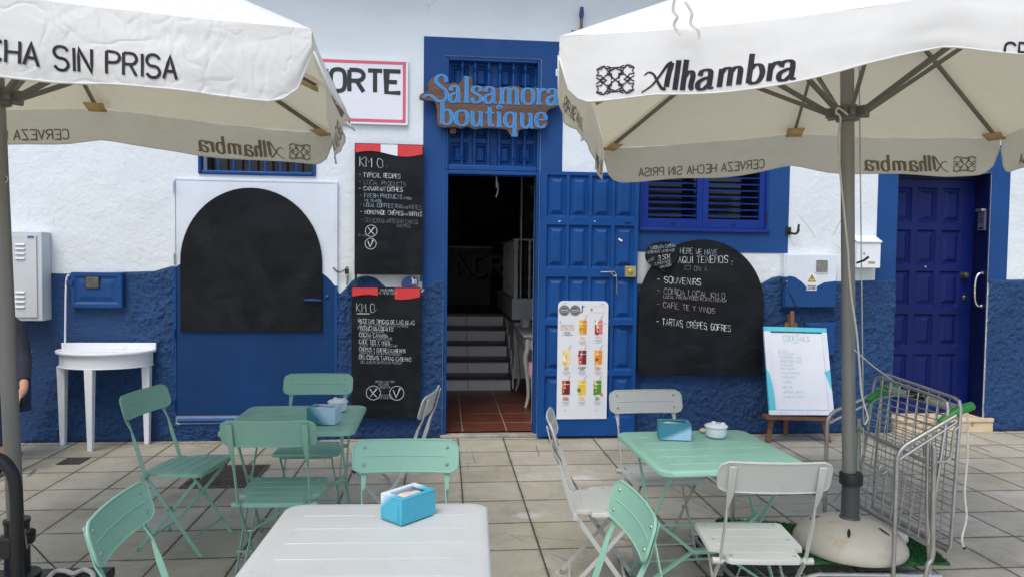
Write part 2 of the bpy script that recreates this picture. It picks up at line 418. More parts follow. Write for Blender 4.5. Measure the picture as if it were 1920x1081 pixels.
def mat_tiles():
    n = Nodes('paving_slabs')
    o = n.sep(n.obj()); wob = n.noise(9, 3)
    u = n.math('DIVIDE', n.math('SUBTRACT', o[0], .138-.4*50), .4); v = n.math('DIVIDE', n.math('SUBTRACT', o[1], 3.809-.398*50), .398)
    cell = n.comb(n.math('FLOOR', u), n.math('FLOOR', v), 0.0)
    wn = n.node('ShaderNodeTexWhiteNoise'); n.put(wn.inputs[0], cell)
    fu = n.math('FRACT', u); fv = n.math('FRACT', v)
    du = n.math('MINIMUM', fu, n.math('SUBTRACT', 1.0, fu)); dv = n.math('MINIMUM', fv, n.math('SUBTRACT', 1.0, fv))
    d = n.math('MINIMUM', du, dv)
    d = n.math('ADD', d, n.math('MULTIPLY', n.math('SUBTRACT', n.noise(34, 5, .7), .5), .022))
    joint = n.mapr(d, .007, .016, 1, 0)
    tone = n.mapr(wn.outputs[0], 0, 1, .91, 1.07)
    c = n.mix(n.mapr(n.noise(2.2, 8, .68, vec=n.node('ShaderNodeVectorMath', operation='ADD').outputs[0]), .3, .7), (.28, .255, .205, 1), (.40, .365, .295, 1)) if False else n.mix(n.mapr(n.noise(1.7, 9, .66), .32, .68), (.35, .322, .258, 1), (.49, .455, .375, 1))
    c = n.mix(1.0, c, n.comb(tone, tone, n.math('MULTIPLY', tone, n.mapr(wn.outputs[0], 0, 1, .94, 1.02))), 'MULTIPLY')
    c = n.mix(n.math('MULTIPLY', n.mapr(n.noise(6, 9, .75, dist=.8), .54, .72), .42), c, (.17, .155, .13, 1))
    c = n.mix(n.math('MULTIPLY', n.mapr(n.noise(75, 4, .7), .55, .75), .5), c, (.15, .14, .12, 1))
    c = n.mix(n.math('MULTIPLY', n.mapr(n.noise(3.1, 6, .7, vec=n.mapping((1, 1, 1), (7.3, 2.2, 0))), .62, .74), .4), c, (.52, .50, .46, 1))
    c = n.mix(n.math('MULTIPLY', n.mapr(n.noise(1.15, 7, .62, vec=n.mapping((1, 1.6, 1), (2, 6, 0)), dist=.9), .47, .66), .34), c, (.20, .178, .14, 1))
    c = n.mix(n.math('MULTIPLY', n.mapr(n.noise(22, 6, .8, vec=n.mapping((1, 2.2, 1), (5, 1, 0))), .56, .68), .38), c, (.16, .145, .12, 1))
    edge = n.math('MULTIPLY', n.mapr(d, .012, .07, 1, 0), n.mapr(n.noise(7, 5, .7, vec=n.mapping((1, 1, 1), (9, 3, 0))), .42, .62))
    c = n.mix(n.math('MULTIPLY', edge, .5), c, (.15, .132, .105, 1))
    for (sx_, sy_, sr_) in ((.545, 4.33, .085), (1.13, 4.36, .10), (1.02, 5.03, .11), (-.30, 4.60, .06)):
        dd_ = n.math('SQRT', n.math('ADD', n.math('POWER', n.math('DIVIDE', n.math('SUBTRACT', o[0], sx_), sr_*1.5), 2.0), n.math('POWER', n.math('DIVIDE', n.math('SUBTRACT', o[1], sy_), sr_), 2.0)))
        c = n.mix(n.math('MULTIPLY', n.mapr(n.math('ADD', dd_, n.math('MULTIPLY', n.math('SUBTRACT', wob, .5), 1.6)), .35, 1.0, 1, 0), .5), c, (.66, .66, .66, 1))
    # dark gum spots and pale chips
    pit = n.mapr(n.voro(9.0), .035, .06, 1, 0)
    pit = n.math('MULTIPLY', pit, n.mapr(n.noise(2.6, 2), .5, .56))
    c = n.mix(n.math('MULTIPLY', pit, .85), c, (.07, .065, .06, 1))
    chip = n.math('MULTIPLY', n.mapr(n.voro(11.0, vec=n.mapping((1, 1, 1), (3.1, 5.7, 0))), .04, .06, 1, 0), n.mapr(n.noise(1.6, 2, vec=n.mapping((1, 1, 1), (1.1, 9, 0))), .54, .6))
    c = n.mix(n.math('MULTIPLY', chip, .8), c, (.7, .69, .66, 1))
    crk = n.mapr(n.voro(1.35, 'DISTANCE_TO_EDGE', n.mix(.1, n.obj(), n.node('ShaderNodeTexNoise').outputs[1])), .0, .0045, 1, 0)
    crk = n.math('MULTIPLY', crk, n.mapr(n.noise(1.1, 3, vec=n.mapping((1, 1, 1), (4, 4, 0))), .49, .55))
    c = n.mix(n.math('MULTIPLY', crk, .85), c, (.07, .06, .05, 1))
    jc = n.mix(n.mapr(n.noise(11, 4), .35, .7), (.016, .014, .012, 1), (.06, .053, .043, 1))
    c = n.mix(joint, c, jc)
    n.col(c); n.rough(n.mapr(n.noise(5, 5), .3, .7, .62, .85))
    h = n.math('ADD', n.math('MULTIPLY', n.mapr(d, .002, .03), 1.0), n.math('ADD', n.math('MULTIPLY', n.noise(60, 5, .7), .22), n.math('MULTIPLY', wn.outputs[0], .3)))
    h = n.math('SUBTRACT', h, n.math('MULTIPLY', crk, .3))
    n.nrm(n.bump(h, .8, .006))
    return n.m
def mat_cloth(name, wr=1.0):
    n = Nodes(name)
    n.t.nodes.remove(n.b)
    df = n.node('ShaderNodeBsdfDiffuse'); tr = n.node('ShaderNodeBsdfTranslucent'); mx = n.node('ShaderNodeMixShader')
    c = n.mix(n.mapr(n.noise(3, 6, .6), .3, .7), (.82, .83, .835, 1), (.88, .89, .89, 1))
    c = n.mix(n.math('MULTIPLY', n.mapr(n.noise(7, 8, .7), .55, .75), .16), c, (.5, .44, .34, 1))
    n.put(df.inputs[0], c); n.put(tr.inputs[0], (.70, .61, .38, 1))
    b = n.bump(n.math('ADD', n.noise(7, 3, .5), n.math('MULTIPLY', n.noise(300, 2), .06)), .22*wr, .02)
    n.put(df.inputs['Normal'], b)
    if wr > 1.2:
        v = n.mapping((1.0, 1.0, 1.7), (0, 0, 0))
        r1 = n.mapr(n.math('ABSOLUTE', n.math('SUBTRACT', n.noise(4.2, 2, .5, vec=v, dist=.5), .5)), 0, .05)
        r2 = n.mapr(n.math('ABSOLUTE', n.math('SUBTRACT', n.noise(7.5, 2, .5, vec=n.mapping((1.6, 1.6, .9), (3, 1, 5)), dist=.3), .5)), 0, .06)
        cr = n.math('MULTIPLY', n.math('ADD', r1, r2), n.mapr(n.noise(1.8, 2), .35, .65, .25, 1))
        b = n.bump(cr, .26, .012, b); n.put(df.inputs['Normal'], b)
    mx.inputs[0].default_value = .27
    n.t.links.new(df.outputs[0], mx.inputs[1]); n.t.links.new(tr.outputs[0], mx.inputs[2]); n.t.links.new(mx.outputs[0], n.out.inputs[0])
    return n.m
def mat_board():
    n = Nodes('chalkboard_black')
    c = n.mix(n.mapr(n.noise(3, 6, .65, vec=n.mapping((1, 1, 3))), .35, .7), (.0055, .0068, .009, 1), (.010, .0125, .017, 1))
    c = n.mix(n.math('MULTIPLY', n.mapr(n.noise(5, 7, .7, vec=n.mapping((.7, 1, 2.6), (3, 0, 1))), .58, .75), .35), c, (.05, .053, .06, 1))
    c = n.mix(n.math('MULTIPLY', n.mapr(n.noise(1.6, 4, .6, vec=n.mapping((1, 1, 1), (8, 2, 5)), dist=1.2), .52, .68), .3), c, (.032, .034, .04, 1))
    n.col(c); n.rough(n.mapr(n.noise(6, 3), .3, .7, .5, .7)); n.b.inputs['Specular IOR Level'].default_value = .14; n.nrm(n.bump(n.noise(90, 2), .08, .003)); return n.m
def mat_floor_tile():
    n = Nodes('terracotta_floor_tiles')
    o = n.sep(n.obj())
    u = n.math('DIVIDE', n.math('ADD', o[0], 3.82), .4); v = n.math('DIVIDE', n.math('ADD', o[1], 4.0), .4)
    fu = n.math('FRACT', u); fv = n.math('FRACT', v)
    d = n.math('MINIMUM', n.math('MINIMUM', fu, n.math('SUBTRACT', 1.0, fu)), n.math('MINIMUM', fv, n.math('SUBTRACT', 1.0, fv)))
    c = n.mix(n.mapr(n.noise(5, 6, .65), .3, .7), (.085, .022, .014, 1), (.17, .05, .03, 1))
    c = n.mix(n.mapr(d, .008, .016, 1, 0), c, (.33, .27, .22, 1))
    n.col(c); n.rough(.42); n.nrm(n.bump(n.mapr(d, .006, .02), .4, .004)); return n.m
def mat_wood(name, a, b, sc=1.0, rough=.5):
    n = Nodes(name)
    v = n.mapping((4*sc, 30*sc, 30*sc))
    c = n.mix(n.mapr(n.noise(1.3, 8, .7, vec=v, dist=.5), .3, .7), a, b)
    n.col(c); n.rough(rough); n.nrm(n.bump(n.noise(2.2, 6, .7, vec=v), .3, .004)); return n.m
def mat_ombre(name, a, b, ax, k0, k1, spray=.15):
    n = Nodes(name)
    o = n.sep(n.obj()); t = n.math('ADD', n.math('MULTIPLY', o[0], ax[0]), n.math('ADD', n.math('MULTIPLY', o[1], ax[1]), n.math('MULTIPLY', o[2], ax[2])))
    t = n.math('ADD', t, n.math('MULTIPLY', n.math('SUBTRACT', n.noise(12, 5), .5), spray*(k1-k0)))
    c = n.mix(n.mapr(t, k0, k1), a, b)
    c = n.mix(n.math('MULTIPLY', n.mapr(n.noise(26, 6, .7), .6, .75), .25), c, (.16, .2, .2, 1))
    n.col(c); n.rough(.5); n.nrm(n.bump(n.noise(60, 3), .15, .003)); return n.m
def mat_glass_dark():
    n = Nodes('dark_glass'); n.col((.012, .013, .015, 1)); n.rough(.08); return n.m

STUCCO = mat_stucco(); ROUGHB = mat_rough_blue(); TILES = mat_tiles(); BOARD = mat_board()
CLOTH = mat_cloth('canopy_cloth'); CLOTHW = mat_cloth('crumpled_canopy_cloth', 1.6)
BLUEM = paint('blue_metal_door_paint', S(10, 54, 102), .55, .18, 1.6, .1, 40, dirt=S(30, 76, 126), dirt_amt=.3, spec=.25)
BLUE = paint('blue_door_paint', S(16, 70, 134), .42, .16, 2.2, .12, 40, dirt=S(48, 84, 138), dirt_amt=.25, spec=.25)
BLUEW = paint('blue_wall_paint', S(26, 69, 126), .62, .12, 1.6, .35, 30, dirt=S(52, 88, 138), dirt_amt=.3, spec=.25)
BLUEF = paint('blue_shutter_paint', S(16, 48, 128), .38, .08, 3, .08, spec=.25)
NAVY = paint('indigo_door_paint', S(9, 26, 88), .40, .12, 2, .14, 50, spec=.25)
NAVYD = paint('navy_reveal_paint', S(8, 18, 62), .45, .12, 2, .14, 50, spec=.25)
BLUEB = paint('blue_box_paint', S(24, 70, 126), .45, .1, 3, .1, spec=.25)
WHITEP = paint('white_metal_paint', S(214, 222, 232), .45, .05, 2, .08, 30, dirt=S(170, 170, 165), dirt_amt=.3)
WHITEB = paint('white_enamel', S(226, 230, 236), .35, .04, 3, .05)
GREYC = paint('grey_cabinet_paint', S(196, 202, 206), .5, .05, 2, .1)
CHALK = paint('white_chalk', S(212, 214, 216), .9, .15, 40, 0)
CHALKD = paint('faint_chalk', S(128, 138, 144), .9, .2, 40, 0)
CHALKC = paint('cyan_chalk', S(172, 190, 200), .9, .2, 40, 0)
CHALKP = paint('pink_chalk', S(205, 176, 178), .9, .2, 40, 0)
MINT = paint('mint_powder_coat', S(138, 184, 164), .42, .06, 3, .06, 120, spec=.45, chips=(.12, .075, .05, 1))
WCHAIR = paint('offwhite_powder_coat', S(186, 188, 183), .42, .05, 3, .06, 120, dirt=S(170, 168, 158), dirt_amt=.3, chips=(.12, .075, .05, 1))
WTABLE = paint('white_table_coat', S(188, 192, 190), .5, .03, 2, .05, 120, chips=(.12, .075, .05, 1))
STEEL = paint('dull_steel', (.47, .47, .46, 1), .40, .12, 8, .05, 80, metal=1.0)
CHROME = paint('chrome', (.72, .72, .73, 1), .14, .05, 8, 0, metal=1.0)
ALU = paint('grey_pole_metal', S(136, 134, 130), .42, .08, 4, .05, 60, metal=.35)
ALUD = paint('umbrella_frame_metal', S(112, 112, 106), .45, .08, 4, .05, 60, metal=.25)
BLACKP = paint('black_plastic', (.012, .012, .013, 1), .45, .2, 6, .1)
BLACKM = paint('black_steel', (.014, .014, .016, 1), .4, .2, 5, .15)
INK = paint('black_print', (.014, .013, .02, 1), .8, .15, 10, 0)
INKB = paint('print_showing_through', S(122, 113, 98), .9, .12, 10, 0)
RED = paint('red_paint', S(206, 52, 54), .5, .12, 6, .1)
REDB = paint('faded_red_border', S(212, 92, 112), .5, .1, 6, .05)
SIGNW = paint('sign_white', S(222, 225, 232), .4, .04, 3, .05)
SIGNK = paint('sign_black', (.016, .016, .017, 1), .5, .2, 8, .05)
SIGNWOOD = mat_wood('dark_brown_wood', S(72, 52, 44), S(112, 84, 70), .5, .7)
LETB = paint('sky_blue_letter_paint', S(44, 122, 192), .5, .12, 9, .2, 60)
LETL = paint('pale_blue_letter_edge', S(120, 180, 222), .5, .05, 9, .05)
WOOD = mat_wood('easel_wood', S(92, 62, 42), S(128, 90, 62), 1, .6)
TERRA = mat_floor_tile()
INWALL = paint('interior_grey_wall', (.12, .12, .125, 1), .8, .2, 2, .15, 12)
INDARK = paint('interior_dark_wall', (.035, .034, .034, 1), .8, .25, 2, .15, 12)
INWHITE = paint('interior_white_wall', S(206, 208, 210), .75, .06, 3, .25, 25)
RISER = paint('grey_riser_tile', S(242, 240, 234), .45, .06, 4, .05)
TREAD = paint('dark_red_tread_tile', (.055, .018, .013, 1), .4, .2, 6, .05)
SHABBY = paint('worn_white_paint', S(205, 204, 200), .6, .08, 5, .2, 40, dirt=S(70, 62, 55), dirt_amt=.55)
CERAM = paint('white_ceramic', S(222, 226, 232), .22, .03, 5, 0)
NAPKIN = paint('paper_napkin', S(218, 198, 180), .9, .06, 20, .3, 50)
BOXT = mat_ombre('turquoise_painted_box', S(70, 170, 196), S(214, 226, 240), (0, .8, 1.0), .115, .150)
BOXG = mat_ombre('teal_white_painted_box', S(62, 140, 160), S(170, 206, 228), (1.0, 0, .75), .02, .07)
DOME = paint('cream_plastic_dome', S(172, 169, 157), .55, .08, 4, .2, 40, dirt=S(140, 112, 84), dirt_amt=.6)
SLEEVE = paint('dark_grey_tube', S(70, 72, 76), .45, .1, 5, .08)
STONE = None
ROPE = paint('white_rope', S(206, 202, 192), .9, .12, 60, .4, 200)
SKIN = paint('skin', S(196, 142, 118), .5, .06, 12, .1, 60)
DENIM = paint('dark_denim', S(28, 33, 48), .85, .25, 14, .4, 180)
HAIRM = paint('brown_hair', S(52, 38, 30), .6, .2, 20, .4, 60)
GREENP = paint('green_plastic', S(40, 138, 58), .35, .06, 6, .05)
REDPL = paint('red_plastic', S(190, 34, 40), .35, .06, 6, .05)
BRASS = paint('old_brass_plate', S(176, 162, 112), .4, .12, 8, .1, metal=.5)
GLASSD = mat_glass_dark()
RUBBER = paint('black_rubber', (.018, .018, .018, 1), .75, .2, 8, .1)

def mat_stone():
    n = Nodes('cream_limestone')
    c = n.mix(n.mapr(n.noise(6, 7, .65), .3, .7), S(196, 172, 138), S(220, 202, 172))
    c = n.mix(n.mapr(n.voro(9), .13, .2, .75, 0), c, S(160, 116, 78))
    n.col(c); n.rough(.5); n.nrm(n.bump(n.noise(30, 5), .3, .004)); return n.m
STONE = mat_stone()
def mat_turf():
    n = Nodes('green_artificial_turf')
    c = n.mix(n.mapr(n.noise(60, 4), .3, .7), S(14, 52, 24), S(44, 110, 52)); n.col(c); n.rough(.8); return n.m
TURF = mat_turf()

# ================================================================== GROUND
g = MB(); g.add([(-60, -60, 0), (60, -60, 0), (60, 60, 0), (-60, 60, 0)], [(0, 1, 2, 3)])
struct(g.build('pavement', TILES, smooth=False))

# ================================================================== SHOP BUILDING
bld = thing('shop_building', 'white stuccoed shop facade with rough blue base and blue painted door and window surrounds', 'building', (0, D, 0))
XL, XR, ZT = -9.0, 12.5, 4.35
dx0, dz1 = W(833, 320)[0], W(920, 108)[1]; dx1 = W(1010, 500)[0]; LINT = W(920, 320)[1]
rx0, rx1, rz1 = W(1679, 500)[0], W(1853, 500)[0], W(1760, 322)[1]
wx0, wx1, wz0 = W(1199, 400)[0], W(1440, 400)[0], W(1320, 432)[1]; wz1 = W(1320, 205)[1]
bx0, bx1, bz0 = W(376, 300)[0], W(590, 300)[0], W(480, 324)[1]; bz1 = bz0+.62
mx0, mx1, mz0, mz1 = W(328.8, 500)[0], W(630.5, 500)[0], W(450, 777)[1], W(450, 340)[1]
holes = [(dx0, dx1, -.1, dz1), (rx0, rx1, -.1, rz1), (wx0, wx1, wz0, wz1), (bx0, bx1, bz0, bz1)]
def wall_holes(x0, x1, z0, z1, holes, y, depth):
    xs = sorted({x0, x1, *[h[0] for h in holes], *[h[1] for h in holes]}); zs = sorted({z0, z1, *[max(h[2], z0) for h in holes], *[h[3] for h in holes]})
    m = MB()
    for a, b in zip(xs[:-1], xs[1:]):
        for c, d in zip(zs[:-1], zs[1:]):
            cx, cz = (a+b)/2, (c+d)/2
            if any(h[0] < cx < h[1] and h[2] < cz < h[3] for h in holes): continue
            m.add([(a, y, c), (b, y, c), (b, y, d), (a, y, d)], [(0, 1, 2, 3)])
            m.add([(a, y+depth, c), (b, y+depth, c), (b, y+depth, d), (a, y+depth, d)], [(3, 2, 1, 0)])
    for h in holes:
        a, b, c, d = h[0], h[1], max(h[2], z0), h[3]
        m.add([(a, y, c), (a, y, d), (a, y+depth, d), (a, y+depth, c)], [(3, 2, 1, 0)])
        m.add([(b, y, c), (b, y, d), (b, y+depth, d), (b, y+depth, c)], [(0, 1, 2, 3)])
        m.add([(a, y, d), (b, y, d), (b, y+depth, d), (a, y+depth, d)], [(0, 1, 2, 3)])
        if h[2] > z0: m.add([(a, y, c), (b, y, c), (b, y+depth, c), (a, y+depth, c)], [(3, 2, 1, 0)])
    return m
wall_holes(XL, XR, 0, ZT, holes, D, .38).build('wall', STUCCO, bld, smooth=False)
m = MB(); m.b2(XL, XR, D-.55, D+.38, ZT, ZT+.14); m.b2(XL, XR, D-.22, D, ZT-.10, ZT-.002); m.build('eave', STUCCO, bld, smooth=False)

# rough blue base with the hand-painted wavy top
TOP = [(-2200, 512), (60, 511), (130, 513), (220, 510), (290, 508), (318, 500), (330, 497), (628, 536), (637, 551), (647, 541), (660, 526), (673, 519), (689, 517), (705, 521), (720, 535),
       (733, 546), (760, 548), (793, 547), (799, 538), (811, 527), (823, 522.5), (833, 521), (1012, 524), (1192, 531), (1230, 533), (1420, 535), (1434, 527), (1447, 520), (1462, 517), (1480, 521), (1500, 531), (1572, 527), (1640, 525), (1679, 523), (1854, 523), (1892, 524), (2300, 520), (4000, 515)]
TOPW = sorted(W(*p) for p in TOP)
def topz(x):
    for (a, b), (c, d) in zip(TOPW[:-1], TOPW[1:]):
        if a <= x <= c: return b+(d-b)*(x-a)/max(c-a, 1e-6)
    return TOPW[-1][1]
def smooth_zone(x, z):
    """0 = trowelled smooth, 1 = rough"""
    k = 1.0
    for (px, py, rx, ry) in ((95, 560, 70, 140), (180, 545, 62, 62), (190, 622, 45, 42), (20, 700, 60, 120)):
        cx, cz = W(px, py); sx = rx*.0047; sz = ry*.0047
        d = ((x-cx)/sx)**2+((z-cz)/sz)**2
        k = min(k, max(0, min(1, (d-.75)*1.6)))
    return k
m = MB(); st = .0105; NZ = 118
gaps = [(mx0, mx1, True), (dx0+.0, dx1, False), (rx0, rx1, False)]
def rough_grid(xa, xb, zf, zt):
    n = max(2, int((xb-xa)/st)); vs = []
    for i in range(n+1):
        x = xa+(xb-xa)*i/n; z1_ = zt(x); z0_ = zf(x)
        for j in range(NZ+1):
            z = z0_+(z1_-z0_)*j/NZ
            k = smooth_zone(x, z)
            e = min(1, min(j, NZ-j)/2.0)
            h = .004+noise.noise((x*1.6, z*1.6, 3))*.004
            h += (.017*(.5+.5*noise.fractal((x*15, z*17, 1.7), .8, 2.1, 4))+.018*max(0, noise.noise((x*36, z*44, 5.5)))+.009*noise.noise((x*62, z*70, 9.5)))*k
            vs.append((x, D-min(.046, max(.0025, h*e+.0025)), z))
    fs = []
    for i in range(n):
        for j in range(NZ):
            a = i*(NZ+1)+j; fs.append((a, a+NZ+1, a+NZ+2, a+1))
    m.add(vs, fs)
zero = lambda x: 0.0
rough_grid(-6.6, mx0-.004, zero, topz); rough_grid(mx1+.004, dx0-.002, zero, topz)
rough_grid(mx0-.004, mx1+.004, zero, lambda x: mz0-.075)
rough_grid(dx1+.01, rx0-.002, zero, topz); rough_grid(rx1+.002, 8.2, zero, topz)
m.build('rough_base', ROUGHB, bld, ang=180)

# painted surrounds (thin coats of paint / render a few mm proud)
m = MB()
sx0, sx1, sz1 = W(793.3, 300)[0], W(1055.5, 200)[0], W(925, 74)[1]
m.b2(sx0, dx0-.001, D-.005, D+.01, topz(sx0+.05)-.03, sz1)
m.b2(dx0-.001, dx1+.001, D-.005, D+.01, dz1+.002, sz1)
m.b2(dx1+.001, sx1, D-.005, D+.01, LINT-.02, sz1)
m.build('painted_surround', BLUEW, bld, smooth=False); m = MB()
wsx0, wsx1, wsz0 = W(1190, 400)[0], W(1478.5, 400)[0], W(1340, 473)[1]
m.b2(wsx0, wx0-.001, D-.006, D+.01, wsz0, wz1+.2); m.b2(wx1+.001, wsx1, D-.006, D+.01, wsz0, wz1+.2)
m.b2(wx0-.001, wx1+.001, D-.006, D+.01, wsz0, wz0-.001); m.b2(wx0-.001, wx1+.001, D-.006, D+.01, wz1+.001, wz1+.2)
m.build('painted_surround', BLUEW, bld, smooth=False); m = MB()
ra = W(1644, 420)[0]; rb = W(1890.5, 420)[0]
m.b2(ra, rx0-.001, D-.005, D+.01, topz(ra)-.03, rz1+.26); m.b2(rx1+.001, rb, D-.005, D+.01, topz(rb)-.03, rz1+.26); m.b2(rx0-.001, rx1+.001, D-.005, D+.01, rz1+.002, rz1+.26)
m.build('painted_surround', BLUEW, bld, smooth=False)

# ---- barred window, upper left
m = MB(); fx0, fx1, fz0, fz1 = W(372, 300)[0], W(592.5, 300)[0], W(480, 329)[1], bz1+.03
op = (bx0+.012, bx1-.012, bz0+.012, bz1-.012)
m.b2(fx0, op[0], D-.022, D+.05, fz0, fz1); m.b2(op[1], fx1, D-.022, D+.05, fz0, fz1); m.b2(op[0], op[1], D-.021, D+.05, fz0, op[2]); m.b2(op[0], op[1], D-.021, D+.05, op[3], fz1)
win = m.build('barred_window', BLUE, bld, bevel=.012, segs=3)
m = MB()
for px in (408, 437, 467, 496.5, 525, 555):
    x = W(px, 310)[0]; m.tube([(x, D+.03, op[2]), (x, D+.03, op[3])], .011, 8)
m.build('window_bar', BLUE, win)
m = MB(); m.b2(bx0, bx1, D+.17, D+.175, bz0, bz1); m.build('pane', GLASSD, win, smooth=False)

# ---- metal door with painted wave
MW = [W(*p) for p in ((328.8, 500), (338, 495), (380, 520), (480, 540), (560, 500), (603, 511), (612, 517), (622, 527), (630.5, 535))]
zb = [(mx0+.012, MW[0][1])]+[(x, z) for x, z in MW[1:-1]]+[(mx1-.012, MW[-1][1])]
m = MB()
m.plate(zb[::-1]+[(mx0+.012, mz0), (mx1-.012, mz0)], D-.014, D+.004, 0)
m.plate(zb+[(mx1-.012, mz1), (mx0+.012, mz1)], D-.014, D+.004, 1)
md = m.build('metal_door', [BLUEM, WHITEP], bld, smooth=False)
m = MB(); fw = .012
m.b2(mx0-.006, mx0+.009, D-.020, D+.004, mz0, MW[0][1], 0); m.b2(mx0-.006, mx0+.009, D-.020, D+.004, MW[0][1], mz1+.012, 1)
m.b2(mx1-.010, mx1+.012, D-.026, D+.004, mz0, MW[-1][1], 0); m.b2(mx1-.010, mx1+.012, D-.026, D+.004, MW[-1][1], mz1+.012, 1)
m.b2(mx0+.009, mx1-.010, D-.018, D+.004, mz1, mz1+.012, 1)
m.tube([(mx0+.02, D-.022, mz0-.04), (mx1-.02, D-.022, mz0-.045)], .02, 10, 0)
m.build('door_frame', [BLUE, WHITEP], md)
for py, mm in ((350, 1), (485, 1), (625, 0), (757, 0)):
    z = W(329, py)[1]; m = MB(); m.tube([(mx0-.004, D-.03, z-.045), (mx0-.004, D-.03, z+.045)], .0085, 8); m.build('hinge', WHITEP if mm else BLUE, md)
x, z = W(614, 556); m = MB(); m.lathe([(.016, 0), (.018, .004), (.012, .010), (0, .012)], (x, D-.014, z), 16, axis=(0, -1, 0)); m.build('lock_cylinder', BLUE, md)

# ---- transom over the shop door: carved shutters behind turned balusters
def carved(m, x0, x1, z0, z1, y, d=.03, levels=3):
    """stepped raised-and-fielded panel facing -Y: sunk moulding then pyramid"""
    rings = [(0, 0), (.012, d*.55), (.02, d*.55), (.032, d*.05), (.30, d*.4)] if levels == 3 else [(0, 0), (.016, d), (.026, d), (.060, d*.12), (.062, d*.12)]
    w, h = x1-x0, z1-z0; prev = None
    for (k, dep) in rings:
        k = min(k, min(w, h)*.47) if k < .2 else min(w, h)*k
        cur = [(x0+k, y+dep, z0+k), (x1-k, y+dep, z0+k), (x1-k, y+dep, z1-k), (x0+k, y+dep, z1-k)]
        if prev:
            for i in range(4): j = (i+1) % 4; m.add([prev[i], prev[j], cur[j], cur[i]], [(0, 1, 2, 3)])
        prev = cur
    m.add(prev, [(0, 1, 2, 3)])
def panel_wall(m, xs, zs, y, back, d=.03, levels=3):
    """boards with panels cut at every (x-range, z-range)"""
    X0, X1, Z0, Z1 = xs[0][0], xs[-1][1], zs[0][0], zs[-1][1]
    cx = [X0]; cz = [Z0]
    xe = sorted({v for a in xs for v in a}); ze = sorted({v for a in zs for v in a})
    for a, b in zip(xe[:-1], xe[1:]):
        for c, e in zip(ze[:-1], ze[1:]):
            inx = any(abs(a-p) < 1e-6 and abs(b-q) < 1e-6 for p, q in xs[1:-1]); inz = any(abs(c-p) < 1e-6 and abs(e-q) < 1e-6 for p, q in zs[1:-1])
            if inx and inz: carved(m, a, b, c, e, y, d, levels)
            else: m.add([(a, y, c), (b, y, c), (b, y, e), (a, y, e)], [(0, 1, 2, 3)])
    m.add([(X0, y, Z0), (X0, y, Z1), (X0, back, Z1), (X0, back, Z0)], [(0, 1, 2, 3)]); m.add([(X1, y, Z0), (X1, y, Z1), (X1, back, Z1), (X1, back, Z0)], [(3, 2, 1, 0)])
    m.add([(X0, y, Z1), (X1, y, Z1), (X1, back, Z1), (X0, back, Z1)], [(0, 1, 2, 3)]); m.add([(X0, y, Z0), (X1, y, Z0), (X1, back, Z0), (X0, back, Z0)], [(3, 2, 1, 0)])
    m.add([(X0, back, Z0), (X1, back, Z0), (X1, back, Z1), (X0, back, Z1)], [(3, 2, 1, 0)])
    return m
YT = D+.085
tx0, tx1 = dx0+.035, dx1-.03; tz0, tz1 = LINT+.045, dz1-.035
cw = tx1-tx0
xs = [(tx0, tx0)]+[(tx0+cw*a, tx0+cw*b) for a, b in ((.025, .225), (.275, .445), (.555, .725), (.775, .975))]+[(tx1, tx1)]
hh = (tz1-tz0)/4
zs = [(tz0, tz0)]+[(tz0+hh*i+.02, tz0+hh*(i+1)-.02) for i in range(4)]+[(tz1, tz1)]
m = MB(); panel_wall(m, xs, zs, YT, YT+.04, .035, 3); tr = m.build('transom_shutter', BLUE, bld, smooth=False)
m = MB()
m.b2(dx0, tx0, D+.006, D+.11, LINT, dz1); m.b2(tx1, dx1, D+.006, D+.11, LINT, dz1); m.b2(tx0, tx1, D+.0065, D+.11, tz1, dz1); m.b2(tx0, tx1, D+.0065, D+.11, LINT, tz0)
m.build('transom_frame', BLUE, tr, bevel=.006)
def turned(x, y, z0, z1, r=.013):
    L = z1-z0; P = [(0, 1), (.09, 1), (.10, 1.5), (.115, 1.5), (.125, .9), (.14, 1.45), (.155, .9), (.17, 1.4), (.19, .8), (.32, 1.25), (.5, .95), (.68, 1.25), (.81, .8), (.83, 1.4), (.845, .9), (.86, 1.45), (.875, .9), (.885, 1.5), (.90, 1.5), (.91, 1), (1, 1)]
    out = []
    half = L/2
    return [(r*k, z0+t*L) for t, k in P]
bz = (tz0, (tz0+tz1)/2, tz1)
for a in (.15, .295, .45, .575, .73, .865):
    m = MB(); x = tx0+cw*a
    for z0_, z1_ in ((bz[0], bz[1]), (bz[1], bz[2])):
        m.lathe(turned(x, 0, z0_, z1_), (x, D+.045, 0), 10)
    m.build('baluster', BLUE, tr)

# ---- shop door: jamb and the leaf folded open against the wall
m = MB()
jx = .034
m.b2(dx0, dx0+jx, D+.004, D+.14, .02, LINT-.001); m.b2(dx1-.028, dx1, D+.004, D+.14, .02, LINT-.001); m.b2(dx0+jx, dx1-.028, D+.005, D+.14, LINT-.035, LINT-.002)
m.build('door_jamb', BLUE, bld, bevel=.004)
m = MB()
lx0, lx1 = W(1010.5, 560, D-.09)[0], W(1194, 560, D-.09)[0]; lz1 = W(1100, 323, D-.09)[1]; lz0 = .025
px_c = [(1023, 1060), (1065, 1102), (1107, 1145), (1150, 1188)]
LY = D-.092
xs = [(lx0, lx0)]+[(W(a, 560, LY)[0], W(b, 560, LY)[0]) for a, b in px_c]+[(lx1, lx1)]
rows = [(783, 704), (694, 609), (598, 519), (503, 422), (408, 329)]
zs = [(lz0, lz0)]+[(W(1100, a, LY)[1], W(1100, b, LY)[1]) for a, b in rows]+[(lz1, lz1)]
panel_wall(m, xs, zs, LY, D-.048, .024, 1)
leaf = m.build('shop_door_leaf', BLUE, bld, smooth=False)
